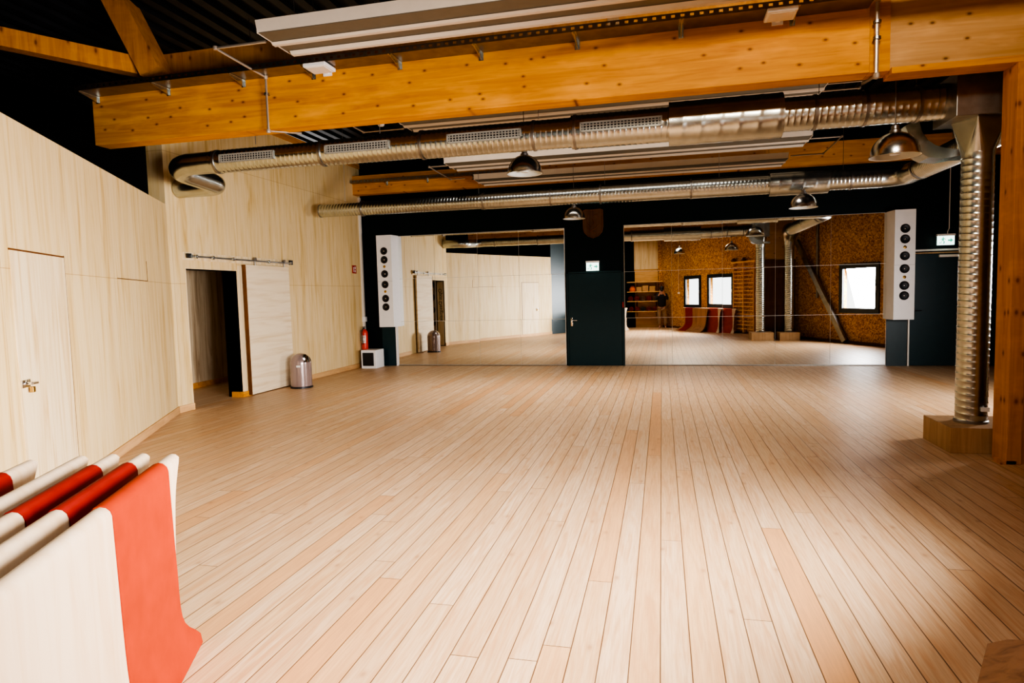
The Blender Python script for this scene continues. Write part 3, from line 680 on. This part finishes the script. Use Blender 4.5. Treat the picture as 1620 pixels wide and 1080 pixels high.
# fire extinguisher, sign, conduit
t = thing('fire_extinguisher', 'red fire extinguisher hanging on the plywood wall corner', 'fire extinguisher', (XL+.11, 14.18, .42))
MB().lathe([(0, 0), (.07, 0), (.078, .01), (.08, .03), (.08, .40), (.07, .44), (.045, .475), (.025, .49), (0, .49)], seg=28).build('cylinder_body', 'red', t, True)
MB().lathe([(0, .48), (.022, .48), (.022, .53), (0, .535)], seg=16).box(-.012, .012, -.09, .03, .54, .553).box(-.012, .012, -.08, .03, .515, .526).build('valve_lever', 'blackp', t)
MB().tube([(0, -.02, .51), (-.0, -.09, .50), (0, -.13, .42), (0, -.125, .25), (0, -.1, .13)], .010, 8).build('hose', 'blackp', t, True)
mb = MB(); 
for k in range(8):
    a0 = -PI/2-.75+1.5*k/8; a1 = -PI/2-.75+1.5*(k+1)/8; r = .0815
    vs = [mb.bm.verts.new((r*math.cos(a), r*math.sin(a), z)) for a, z in ((a0, .16), (a1, .16), (a1, .34), (a0, .34))]; mb.bm.faces.new(vs)
lab_ = mb.build('instruction_label', 'cream', t)
mb = MB()
for z in (.31, .285, .20):
    for a in (-.5, -.25, 0, .25):
        r = .0825; vs = [mb.bm.verts.new((r*math.cos(-PI/2+q), r*math.sin(-PI/2+q), zz)) for q, zz in ((a, z), (a+.2, z), (a+.2, z+.014), (a, z+.014))]; mb.bm.faces.new(vs)
mb.build('label_print', 'sign_red', lab_)
MB().box(-.11, -.07, -.03, .03, .2, .46).build('wall_bracket', 'metal_d', t)
t = thing('fire_sign', 'small red and white extinguisher sign on the plywood wall', 'sign', (XL, 14.0, 2.24))
MB().box(0, .006, -.10, .10, 0, .19).build('sign_plate', 'sign_red', t)
MB().box(.006, .0075, -.045, -.02, .03, .13).box(.006, .0075, -.05, -.015, .13, .145).box(.006, .0075, .02, .06, .10, .16).box(.006, .0075, .02, .055, .03, .08).build('sign_symbol', 'white', t)
t = thing('wall_conduit', 'pale vertical conduit running down the corner by the mirrors', 'pipe', (XL, 14.36, .3))
o = MB().box(0.0, .05, -.03, .03, -.2, 3.75).build('conduit_run', 'cream', t)
MB().box(0, .08, -.05, .05, .78, .90, bev=.006).build('junction_box', 'white', t)

# exit signs
def running_man(mb, cx, cz, s, y):
    def q(p): mb.prism([(cx+a*s, cz+b*s) for a, b in p], 'Y', y-.002, y)
    q([(-.06, .3), (.06, .3), (.08, .40), (-.04, .42)])
    q([(-.12, -.02), (.05, -.02), (.10, .27), (-.06, .27)])
    q([(-.12, 0), (-.02, 0), (-.22, -.22), (-.42, -.24), (-.40, -.32), (-.18, -.31)])
    q([(-.02, 0), (.06, 0), (.18, -.18), (.10, -.42), (0, -.40), (.06, -.18)])
    q([(.08, .26), (.28, .12), (.24, .06), (.06, .16)])
    q([(-.06, .25), (-.26, .14), (-.22, .07), (-.04, .15)])
for (x, z, w, lab, rod) in ((-1.49, 2.13, .28, 'lit white-green exit sign above the teal door', False), (5.42, 2.40, .30, 'lit green exit sign hanging from a rod above the right door', True)):
    t = thing('exit_sign', lab, 'sign', (x, D, z))
    y = -.12 if not rod else -.2
    MB().box(-w/2-.01, w/2+.01, y-.03, y+.03, .175, .215, bev=.004).build('housing', 'white', t)
    MB().box(-w/2, w/2, y-.008, y+.008, 0, .175).build('light_panel', 'exit', t)
    mb = MB(); running_man(mb, -w*.16, .09, .17, y-.0085)
    mb.prism([(w*.12, .075), (w*.26, .075), (w*.26, .045), (w*.42, .09), (w*.26, .135), (w*.26, .105), (w*.12, .105)], 'Y', y-.0105, y-.0085)
    mb.build('pictogram', 'exit_g', t)
    if rod: MB().tube([(.03, y, .21), (.03, y, .26), (.055, y, .32), (.055, y, CEIL-.02-z)], .008, 8).build('suspension_rod', 'cream', t)
    else: MB().box(-.05, .05, y+.03, 0, .18, .21).build('wall_bracket', 'white', t)

# wooden shield
t = thing('wall_shield', 'dark carved wooden shield hanging over the teal door', 'shield', (-1.475, D-.012, 2.85))
sh = [(-.225, .62), (-.16, .645), (0, .63), (.16, .645), (.225, .62)] + [(.225, .24), (.20, .13), (.12, .045), (0, 0), (-.12, .045), (-.20, .13), (-.225, .24)]
MB().prism(sh, 'Y', -.03, 0).build('shield_board', 'carved', t)
rim = MB().tube([(a*.97, -.033, b*.97+.01) for a, b in sh+[sh[0]]], .011, 6).build('rim', 'brown', t)
mb = MB()
for p in ([(-.10, .52), (-.13, .36), (-.05, .25), (.04, .34), (-.02, .45)], [(.02, .50), (.10, .52), (.13, .40)], [(-.08, .14), (.06, .22), (.14, .30)], [(-.12, .24), (-.03, .16), (.05, .1)]):
    mb.tube([(a, -.034, b) for a, b in p], .010, 6)
mb.build('carved_relief', 'brown', t)

# ------------------------------------------------------------------ sliding door on the left wall
def wl(s, off, z): return (XL+off, D-s, z)   # left wall local -> world
t = thing('sliding_door', 'cream plywood sliding door pushed open on its wall rail', 'door', (XL+.05, 10.45, .015)); loc = t.location.copy()
put(MB().box(XL+.04, XL+.085, 9.80, 11.12, .015, 2.28, bev=.002), 'door_leaf', 'ply_door', False)
put(MB().box(XL+.036, XL+.0895, 9.775, 9.80, .015, 2.28), 'edge_strip', 'brown', False)
put(MB().box(XL+.0855, XL+.0865, 9.80, 11.12, 1.345, 1.349), 'panel_joint', 'base', False)
put(MB().tube([(XL+.065, 10.1, 2.28), (XL+.065, 10.1, 2.40)], .012).lathe([(0, -.02), (.035, -.02), (.035, .02), (0, .02)], (0, 0, 0), 20, Matrix.Translation((XL+.065, 10.1, 2.385)) @ Matrix.Rotation(PI/2, 4, 'Y')), 'hanger_roller', 'metal_d')
put(MB().tube([(XL+.065, 11.0, 2.28), (XL+.065, 11.0, 2.40)], .012).lathe([(0, -.02), (.035, -.02), (.035, .02), (0, .02)], (0, 0, 0), 20, Matrix.Translation((XL+.065, 11.0, 2.385)) @ Matrix.Rotation(PI/2, 4, 'Y')), 'hanger_roller', 'metal_d')
t = thing('sliding_rail', 'thin black metal rail above the doorway', 'rail', (XL, 9.85, 2.36)); loc = t.location.copy()
put(MB().box(XL+.055, XL+.075, 8.45, 11.25, 2.345, 2.372), 'rail_bar', 'metal_d', False)
for y in (8.5, 8.62, 9.0, 9.5, 10.5, 11.2):
    put(MB().tube([(XL, y, 2.358), (XL+.06, y, 2.358)], .016, 12).lathe([(0, -.01), (.03, -.01), (.03, .01), (0, .01)], (0, 0, 0), 16, Matrix.Translation((XL+.08, y, 2.358)) @ Matrix.Rotation(PI/2, 4, 'Y')), 'wall_standoff', 'metal')
put(MB().box(XL, XL+.02, 8.40, 11.28, 2.30, 2.42), 'mounting_board', 'ply_plain', False)
put(MB().box(XL+.05, XL+.09, 11.19, 11.27, 2.33, 2.42).box(XL+.05, XL+.09, 8.43, 8.5, 2.33, 2.40), 'end_stop', 'blackp', False)
# door jamb lining
o = MB().box(4.785, 4.8, -.28, .004, 0, 2.17).box(6.0, 6.015, -.28, .004, 0, 2.17).box(4.785, 6.015, -.28, .004, 2.17, 2.185).box(4.6, 4.785, .0, .012, .0, 2.26).build('trim_7', 'ply_plain', loc=(XL, D, 0), rot=(0, 0, -PI/2)); struct(o, 'plywood lining of the doorway', 'trim')
# lettering on the front jamb (seen in the mirror) and patterned banner in the corridor
def text_mesh(name, body, size, mat, parent, Mx, ext=.001):
    cu = bpy.data.curves.new(name, 'FONT'); cu.body = body; cu.size = size; cu.extrude = ext; cu.align_x = 'CENTER'; cu.align_y = 'CENTER'
    tmp = bpy.data.objects.new(name, cu); COL.objects.link(tmp)
    dg = bpy.context.evaluated_depsgraph_get(); me = bpy.data.meshes.new_from_object(tmp.evaluated_get(dg))
    bpy.data.objects.remove(tmp); me.transform(Mx); me.materials.clear(); me.materials.append(M[mat])
    o = bpy.data.objects.new(name, me); COL.objects.link(o); o.parent = parent; return o
t = thing('lettered_board', 'narrow board with dark vertical lettering inside the doorway', 'board', (-7.23, 8.50, .02))
MB().box(-.10, .12, -.035, -.02, 0, 2.12).build('board_panel', 'ply_plain', t)
text_mesh('lettering', 'Opus Designale', .17, 'blackp', t, Matrix.Translation((.01, -.018, 1.35)) @ Matrix.Rotation(PI/2, 4, 'Y') @ Matrix.Rotation(-PI/2, 4, 'X') @ Matrix.Scale(1, 4, (1, 0, 0)))
t = thing('patterned_banner', 'tan banner with black discs hanging inside the corridor', 'banner', (-8.0, 7.66, .1))
MB().box(-.75, .58, -.01, .0, 0, 2.2).build('banner_cloth', 'ply_grey', t)
for i in range(4):
    for j in range(5):
        MB().lathe([(0, 0), (.15, 0), (.15, .004), (0, .004)], seg=24, M4=Matrix.Translation((-.55+i*.35, .0, .2+j*.44)) @ Matrix.Rotation(-PI/2, 4, 'X')).build('printed_disc', 'blackp', t)

# push bin
t = thing('push_bin', 'round taupe push-top litter bin by the sliding door', 'bin', (-6.64, 10.80, 0))
R = .195
MB().lathe([(0, .03), (R, .03), (R, .46)] + [(R*math.cos(a), .46+.19*math.sin(a)) for a in [PI/2*k/10 for k in range(1, 10)]] + [(0, .65)], seg=44).build('bin_body', 'taupe', t, True)
MB().lathe([(0, 0), (R+.012, 0), (R+.012, .03), (R, .035), (0, .035)], seg=44).build('base_ring', 'blackp', t, True)
mb = MB()
fa = math.radians(-25)
for k in range(8):
    for j in range(4):
        q = []
        for (dk, dj) in ((0, 0), (1, 0), (1, 1), (0, 1)):
            th = fa-.55+1.1*(k+dk)/8; a = .15+.9*(j+dj)/4; r = R*math.cos(a)+.004
            q.append(mb.bm.verts.new((r*math.cos(th), r*math.sin(th), .46+.194*math.sin(a))))
        mb.bm.faces.new(q)
MBb = mb.build('push_flap', 'chrome', t, True)
MB().box(-.05, .05, -.003, .003, .0, .035).build('brand_plate', 'white', t).location = (R*math.cos(math.radians(-75)), R*math.sin(math.radians(-75))-.002, .40)
t.children[-1].rotation_euler = (0, 0, math.radians(15))
t.children[-1].name = 'name_plate'

# ------------------------------------------------------------------ plywood boards with red bands (left foreground and right)
def smooth_curve(pts, n=6):
    out = []; P_ = [pts[0]]+pts+[pts[-1]]
    for i in range(1, len(P_)-2):
        p0, p1, p2, p3 = [Vector(q) for q in P_[i-1:i+3]]
        for k in range(n):
            t_ = k/n; out.append(tuple(.5*((2*p1)+(-p0+p2)*t_+(2*p0-5*p1+4*p2-p3)*t_*t_+(-p0+3*p1-3*p2+p3)*t_**3)))
    out.append(tuple(pts[-1])); return out
# silhouette of the far end in (s, z)
END = [(1.44, 0.0), (1.45, .04), (1.40, .09), (1.33, .15), (1.30, .23), (1.305, .43), (1.33, .62), (1.36, .76), (1.41, .86), (1.47, .945)]
END = [p[:2] for p in smooth_curve([(a, b, 0) for a, b in END], 5)]
def end_s(z):
    for (a, b), (c, d_) in zip(END, END[1:]):
        if b <= z <= d_ or d_ <= z <= b: return a+(c-a)*((z-b)/(d_-b) if d_ != b else 0)
    return END[-1][0]
LB = 1.92; MIDS = .56
def sheet(sa, sb, t0, t1, z0=0.0, z1=.93, fl=.05, lip=True):
    """bent sheet between functions sa(z), sb(z); top rolled over backwards"""
    mb = MB(); bm = mb.bm; prof = []
    n = 22
    for i in range(n+1):
        z = z0+(z1-.03-z0)*i/n
        y = fl*math.exp(-(z/.13)**1.3)      # foot flares towards the front
        prof.append((y, z, z))
    if lip:
        for k in range(1, 7):
            a = PI*k/6; prof.append((-.03+.03*math.cos(a), z1-.03+.03*math.sin(a), z1))
        prof.append((-.06, z1-.07, z1-.03))
    def nrm(i):
        a = Vector(prof[max(i-1, 0)][:2]); b = Vector(prof[min(i+1, len(prof)-1)][:2]); d_ = (b-a).normalized(); return Vector((d_.y, -d_.x))
    rows_f, rows_b = [], []; m = 10
    for i, (y, z, zz) in enumerate(prof):
        q = nrm(i); A, B = sa(min(zz, .93)), sb(min(zz, .93))
        rows_f.append([bm.verts.new((A+(B-A)*k/m, y+q.x*t1, z+q.y*t1)) for k in range(m+1)])
        rows_b.append([bm.verts.new((A+(B-A)*k/m, y+q.x*t0, z+q.y*t0)) for k in range(m+1)])
    for R_ in (rows_f, rows_b):
        for r0, r1 in zip(R_, R_[1:]):
            for k in range(m): bm.faces.new((r0[k], r0[k+1], r1[k+1], r1[k]))
    for i in range(len(prof)-1):
        bm.faces.new((rows_f[i][0], rows_f[i+1][0], rows_b[i+1][0], rows_b[i][0])); bm.faces.new((rows_f[i][m], rows_f[i+1][m], rows_b[i+1][m], rows_b[i][m]))
    for k in range(m):
        bm.faces.new((rows_f[0][k], rows_f[0][k+1], rows_b[0][k+1], rows_b[0][k])); bm.faces.new((rows_f[-1][k], rows_f[-1][k+1], rows_b[-1][k+1], rows_b[-1][k]))
    return mb
def bentboard(label, loc, rz, band=(.66, 1.27), cloth='cloth_red', wood='board_w', flip=False, group=None, fl=.05):
    t = thing('curved_board', label, 'board', loc, rz, group)
    far = lambda z: end_s(max(0, min(.93, z))); near = lambda z: 2*.50-far(z)
    o = sheet(near, far, -.006, .006, fl=fl).build('plywood_sheet', wood, t, True)
    if band:
        b0, b1 = band
        fa_ = lambda z: b0+.05*(1-z/.93)
        fb_ = lambda z: min(b1+.06*(1-z/.93) if (z > .3 or b1 < 1.21) else 9, far(z)+.004)
        o = sheet(fa_, fb_, .0065, .0105, fl=fl).build('red_cloth', cloth, t, True)
    if flip: t.scale = (1, -1, 1)
    return t
bd = math.atan2(2.39-1.24, -2.17+1.64)
GL = 'red and white plywood boards standing in a row at lower left'
bentboard('nearest curved plywood board, broad orange-red band facing the camera', (-1.64, 1.24, 0), bd, flip=True, group=GL)
bentboard('second board of the lower left row, red band near its far end', (-1.795, 1.23, 0), bd, (.62, 1.27), 'cloth_dred', flip=True, group=GL)
bentboard('third board of the lower left row, red band with cream end', (-1.94, 1.20, 0), bd, (.60, 1.24), 'cloth_dred', flip=True, group=GL)
bentboard('fourth board of the lower left row, all cream without a band', (-2.07, 1.15, 0), bd, None, flip=True, group=GL)
bentboard('rearmost board of the lower left row, next to the slanting wall', (-2.25, 1.05, 0), bd, (.2, 1.22), 'cloth_dred', flip=True, group=GL)
GR = 'red and white plywood boards standing under the windows on the right'
br = W1a
for i, (x, y) in enumerate([(1.07, 1.79), (1.505, 2.35), (1.94, 2.91)]):
    bentboard(['outermost tan-footed curved board by the right windows', 'middle curved board by the right windows', 'curved board closest to the right windows'][i], (x, y, 0), br, (.45, 1.2) if i else (-.25, .3), 'cloth_red' if i else 'cloth_dred', 'board_t' if i == 0 else 'board_w', flip=False, group=GR, fl=.36 if i == 0 else .12)

# wall bars on the right wall
t = thing('wall_bars', 'wooden gymnastic wall bars between the wide window and the posts', 'wall bars', (*W1o, 0), W1a)
for s in (5.60, 6.20, 6.80): MB().box(s-.02, s+.02, .0, .12, .05, 2.58, bev=.004).build('upright', 'barwood', t)
for k in range(17):
    z = .18+k*.14
    for s0, s1 in ((5.60, 6.20), (6.20, 6.80)):
        MB().tube([(s0, .09, z), (s1, .09, z)], .017, 10).build('rung', 'barwood', t, True)
MB().box(5.50, 6.9, .08, .13, 2.56, 2.62, bev=.004).build('top_bar', 'barwood', t)
for s in (5.62, 6.22): MB().lathe([(0, 0), (.09, .01), (.10, .05), (.05, .12), (0, .14)], (s, .10, 2.62), 16).build('bar_pad', 'brown', t, True)
# pull cord
t = thing('pull_cord', 'thin pull cord with small white handle by the chipboard wall', 'cord', (.72, .46, 1.5))
MB().tube([(0, 0, .06), (0, 0, CEIL-.03-1.5)], .006, 6).build('cord', 'cream', t)
MB().box(-.05, .05, -.03, .03, 0, .07, bev=.006).build('handle', 'cream', t)
# diagonal brace and pipe by the right rear wall
beamthing('steel_brace', 'dark diagonal brace leaning from the posts down to the right wall', 'brace', MB().beam((4.16, 6.95, 3.1), (5.12, 8.80, .06), .09, .16), 'metal_d', (4.7, 8, 0))
beamthing('down_pipe', 'dark vertical pipe on the chipboard wall near the columns', 'pipe', MB().tube([(4.62, 7.62, 1.3), (4.62, 7.62, CEIL-.02)], .04, 14), 'metal_d', (4.6, 7.6, 1.3))

# ------------------------------------------------------------------ shelves behind the camera
o = MB().box(-1.20, -.16, -1.2, -1.15, 0, 2.62).build('trim_8', 'shelfwood'); struct(o, 'tan timber panel behind the shelves', 'trim')
o = MB().box(-1.20, -.14, -1.2, -1.13, 2.62, 4.9).build('trim_9', 'ply_plain'); struct(o, 'pale plywood panel above the shelves', 'trim')
o = MB().box(-.14, .02, -1.2, -1.12, 0, CEIL).build('trim_10', 'osb'); struct(o, 'narrow chipboard strip at the corner', 'trim')
sh_z = [.73, 1.19, 1.62, 2.06]
for i, z in enumerate(sh_z):
    t = thing('wall_shelf', ['lowest wooden wall shelf behind the photographer', 'second lowest wooden wall shelf, holding red rolls', 'second highest wooden wall shelf, holding boxes', 'topmost empty wooden wall shelf'][i], 'shelf', (-.8, -1.15, z), 0, 'wooden wall shelves')
    x1 = .72 if i < 3 else .86
    MB().box(-.74, x1, 0, .42, -.04, 0, bev=.003).build('shelf_board', 'shelfwood', t)
    for x in (-.30, .55): MB().prism([(0, -.04), (.36, -.04), (0, -.26)], 'X', x-.015, x+.015).build('bracket', 'metal_d', t)
for (x, z, w, h, lab) in ((-1.0, 1.62, .24, .2, 'left cardboard box on the upper shelf'), (-.72, 1.62, .26, .26, 'middle cardboard box on the upper shelf'), (-.42, 1.62, .26, .22, 'right cardboard box on the upper shelf')):
    b_ = thing('cardboard_box', lab, 'box', (x, -.93, z), 0, 'cardboard boxes on the shelf')
    MB().box(-w/2, w/2, -.16, .16, 0, h).build('carton', 'card', b_); MB().box(-w/2, w/2, .155, .162, h-.03, h-.005).box(-.02, .02, -.16, .16, h, h+.002).build('packing_tape', 'shelfwood', b_)
t = thing('storage_bag', 'bright orange bag at the left end of the upper shelf', 'bag', (-1.30, -.93, 1.62))
MB().lathe([(0, 0), (.12, .0), (.15, .05), (.14, .16), (.08, .22), (.02, .235), (0, .235)], seg=20).build('bag_body', 'orange', t, True)
MB().tube(arc((0, .2), .07, 0, PI, 8, 'XZ', 0), .008, 6).build('bag_handle', 'orange', t)
def roll(x, z, r, mat, lab, y=-.93):
    t = thing('exercise_mat', lab, 'mat', (x, y, z+r), 0, 'rolled mats on the shelves')
    MB().tube([(0, -.19, 0), (0, .19, 0)], r, 20).build('mat_roll', mat, t, True)
    pts = [(.85*r*(k/40)*math.cos(k*.6), .192, .85*r*(k/40)*math.sin(k*.6)) for k in range(4, 41)]
    MB().tube(pts, .004, 5).build('spiral_edge', 'blackp', t)
labs = iter(['first dark red rolled mat on the middle shelf', 'second dark red rolled mat on the middle shelf', 'third rolled mat on the middle shelf', 'fourth rolled mat on the middle shelf', 'fifth rolled mat on the middle shelf'])
for i in range(5): roll(-1.38+i*.27, 1.19, .11, ['cloth_dred', 'cloth_dred', 'brown', 'cloth_dred', 'brown'][i], next(labs))
labs = iter(['first red rolled mat on the lowest shelf', 'second red rolled mat on the lowest shelf', 'black rolled mat on the lowest shelf', 'fourth red rolled mat on the lowest shelf', 'last red rolled mat on the lowest shelf'])
for i in range(5): roll(-1.36+i*.26, .73, .10, ['cloth_dred', 'cloth_dred', 'blackp', 'cloth_dred', 'cloth_dred'][i], next(labs))

# ------------------------------------------------------------------ photographer (seen in the mirror)
def skin_mesh(name, nodes, edges, mat, parent, sub=2):
    me = bpy.data.meshes.new(name); me.from_pydata([n[:3] for n in nodes], edges, []); me.materials.append(M[mat])
    o = bpy.data.objects.new(name, me); COL.objects.link(o); o.parent = parent
    sk = o.modifiers.new('Skin', 'SKIN'); sk.use_smooth_shade = True
    for v, n in zip(me.skin_vertices[0].data, nodes):
        v.radius = (n[3], n[4] if len(n) > 4 else n[3])
    me.skin_vertices[0].data[0].use_root = True
    ss = o.modifiers.new('Subdivision', 'SUBSURF'); ss.levels = sub; ss.render_levels = sub
    return o
per = thing('person', 'photographer in black top and tan trousers holding a camera', 'person', (0.0, -.34, 0))
nodes = []; edges = []
def nd(*v): nodes.append(v); return len(nodes)-1
def ch(a, *ix):
    for i in ix: edges.append((a, i)); a = i
    return a
pel = nd(0, 0, .98, .15, .11); wai = nd(0, 0, 1.12, .13, .10); chs = nd(0, 0, 1.32, .16, .11); upc = nd(0, 0, 1.45, .12, .09); nek = nd(0, .01, 1.54, .055)
hd0 = nd(0, .02, 1.61, .075); hd1 = nd(0, .03, 1.69, .085, .10); hd2 = nd(0, .03, 1.77, .06, .075)
ch(pel, wai, chs, upc, nek, hd0, hd1, hd2)
for s in (-1, 1):
    sh_ = nd(s*.17, 0, 1.46, .06); el_ = nd(s*.25, .07, 1.24, .045); wr = nd(s*.09, .20, 1.50, .030); pa = nd(s*.075, .225, 1.57, .036, .022)
    ch(upc, sh_, el_, wr, pa)
    for k in range(4):
        f0 = nd(s*(.085-.0*k), .245, 1.565+.018*k, .009); f1 = nd(s*.070, .268, 1.57+.020*k, .0085); f2 = nd(s*(.048-.003*(k % 2)), .270, 1.572+.020*k, .0075)
        ch(pa, f0, f1, f2)
    t0 = nd(s*.055, .215, 1.60, .010); t1 = nd(s*.040, .205, 1.62, .009); ch(pa, t0, t1)
    hip = nd(s*.09, 0, .90, .085); kne = nd(s*.115, .02, .50, .055); ank = nd(s*.12, -.01, .09, .038); toe = nd(s*.135, .10, .035, .036, .028); tip = nd(s*.14, .165, .028, .028, .020)
    ch(pel, hip, kne, ank, toe, tip)
skin_mesh('body', nodes, edges, 'skin', per)
# clothing
nodes = []; edges = []
a0 = nd(0, 0, .86, .21, .17); a1 = nd(0, 0, 1.12, .19, .15); a2 = nd(0, 0, 1.32, .21, .15); a3 = nd(0, 0, 1.47, .14, .115); ch(a0, a1, a2, a3)
for s in (-1, 1):
    b0 = nd(s*.18, 0, 1.46, .075); b1 = nd(s*.26, .065, 1.23, .062); b2 = nd(s*.13, .165, 1.43, .045); ch(a3, b0, b1, b2)
skin_mesh('black_top', nodes, edges, 'shirt', per)
nodes = []; edges = []
a0 = nd(0, 0, .98, .19, .15)
for s in (-1, 1):
    b0 = nd(s*.095, 0, .84, .125, .13); b1 = nd(s*.12, .02, .50, .10); b2 = nd(s*.125, 0, .13, .085); ch(a0, b0, b1, b2)
skin_mesh('tan_trousers', nodes, edges, 'khaki', per)
hair = MB().lathe([(0, .115), (.05, .105), (.085, .07), (.10, .02), (.098, -.04), (.08, -.07)], (0, .015, 1.73), 24).build('hair', 'hair', per, True)
MB().lathe([(0, .0), (.012, .004), (.014, .02), (.006, .04), (0, .045)], (0, .125, 1.645), 10).build('nose', 'skin', per, True)
for s in (-1, 1): MB().lathe([(0, -.03), (.012, -.02), (.016, .005), (.012, .028), (0, .035)], (s*.088, .02, 1.67), 10).build('ear', 'skin', per, True)
cam_t = thing('photo_camera', 'black camera held up to the photographer\'s face', 'camera', (0, -.12, 1.60), math.radians(13.2))
MB().box(-.07, .07, -.03, .02, 0, .085, bev=.008).box(-.03, .03, -.03, .02, .08, .11, bev=.008).build('camera_body', 'blackp', cam_t)
MB().tube([(0, .015, .04), (0, .09, .04)], .038, 24).build('lens', 'blackp', cam_t, True)

# ------------------------------------------------------------------ camera
cd = bpy.data.cameras.new('Camera'); co = bpy.data.objects.new('Camera', cd); COL.objects.link(co)
fpx, yaw, pit, rol = 1013.9, .2308, .0732, -.02555
cy_, sy_ = math.cos(yaw), math.sin(yaw); cp, sp_ = math.cos(pit), math.sin(pit)
Fw = Vector((-sy_*cp, cy_*cp, -sp_)); r0 = Vector((cy_, sy_, 0)); u0 = r0.cross(Fw)
c_, s_ = math.cos(rol), math.sin(rol)
rr = c_*r0 + s_*u0; uu = -s_*r0 + c_*u0
Mx = Matrix((rr, uu, -Fw)).transposed().to_4x4(); Mx.translation = Vector((0, 0, 1.65)); co.matrix_world = Mx
cd.sensor_width = 36; cd.sensor_fit = 'HORIZONTAL'; cd.lens = fpx/1620*36; cd.clip_start = .02; cd.clip_end = 100
SC.camera = co

# ------------------------------------------------------------------ light
def area(name, loc, direction, sx, sy, power, color=(1, 1, 1), spread=PI):
    ld = bpy.data.lights.new(name, 'AREA'); ld.shape = 'RECTANGLE'; ld.size = sx; ld.size_y = sy; ld.energy = power; ld.color = color; ld.spread = spread
    o = bpy.data.objects.new(name, ld); COL.objects.link(o); o.location = loc
    o.rotation_euler = Vector(direction).to_track_quat('-Z', 'Y').to_euler(); return o
nx = Vector((-W1d.y, W1d.x, 0)); nx2 = Vector((-W2d.y, W2d.x, 0))
def wpos(o0, d, n, s, z, off): return (o0[0]+d.x*s+n.x*off, o0[1]+d.y*s+n.y*off, z)
DAY = (1.0, .94, .95)
SP = math.radians(115)
area('window_daylight_narrow', wpos(W1o, W1d, nx, 2.65, 1.6, -.28), nx+Vector((0, 0, -.22)), 1.0, 1.1, 220, DAY, math.radians(95))
area('window_daylight_wide', wpos(W1o, W1d, nx, 4.64, 1.6, -.28), nx+Vector((0, 0, -.22)), 1.5, 1.1, 340, DAY, math.radians(100))
area('window_daylight_rear', wpos(W2o, W2d, nx2, 2.8, 1.6, -.28), nx2+Vector((0, 0, -.3)), 1.3, 1.2, 330, DAY)
area('front_fill', (-.9, 3.0, 5.1), (-.05, .05, -1), 2.5, 3.0, 90, (1, .93, .90), math.radians(120))  # added fill over the foreground floor, the roof has no opening
area('beam_fill', (.9, 1.6, 4.95), (.05, 1, -.16), 1.2, .5, 55, (1, .90, .76), math.radians(90))  # added fill aimed at the front beam, no fitting there
area('shelf_fill', (-.9, .5, 4.95), (0, -.25, -1), .8, .5, 16, (1, .90, .78), math.radians(80))  # added fill that brightens the shelves behind the camera
area('corridor_fill', (-8.0, 9.3, 2.45), (-.3, .3, -1), .6, .6, 9, (1, .9, .78))  # added fill to lift the corridor wall beyond the doorway
area('rear_fill', (-1.5, 10.6, 5.1), (0, .1, -1), 5, 1.6, 150, (1, .93, .88), math.radians(100))  # added fill for the far floor, under a closed ceiling
w = bpy.data.worlds.new('World'); SC.world = w; w.use_nodes = True
bg = w.node_tree.nodes['Background']; bg.inputs[0].default_value = (1, .97, .95, 1); bg.inputs[1].default_value = 3.0
SC.view_settings.view_transform = 'AgX'
try: SC.view_settings.look = 'AgX - High Contrast'
except Exception: pass
SC.view_settings.exposure = 0.0
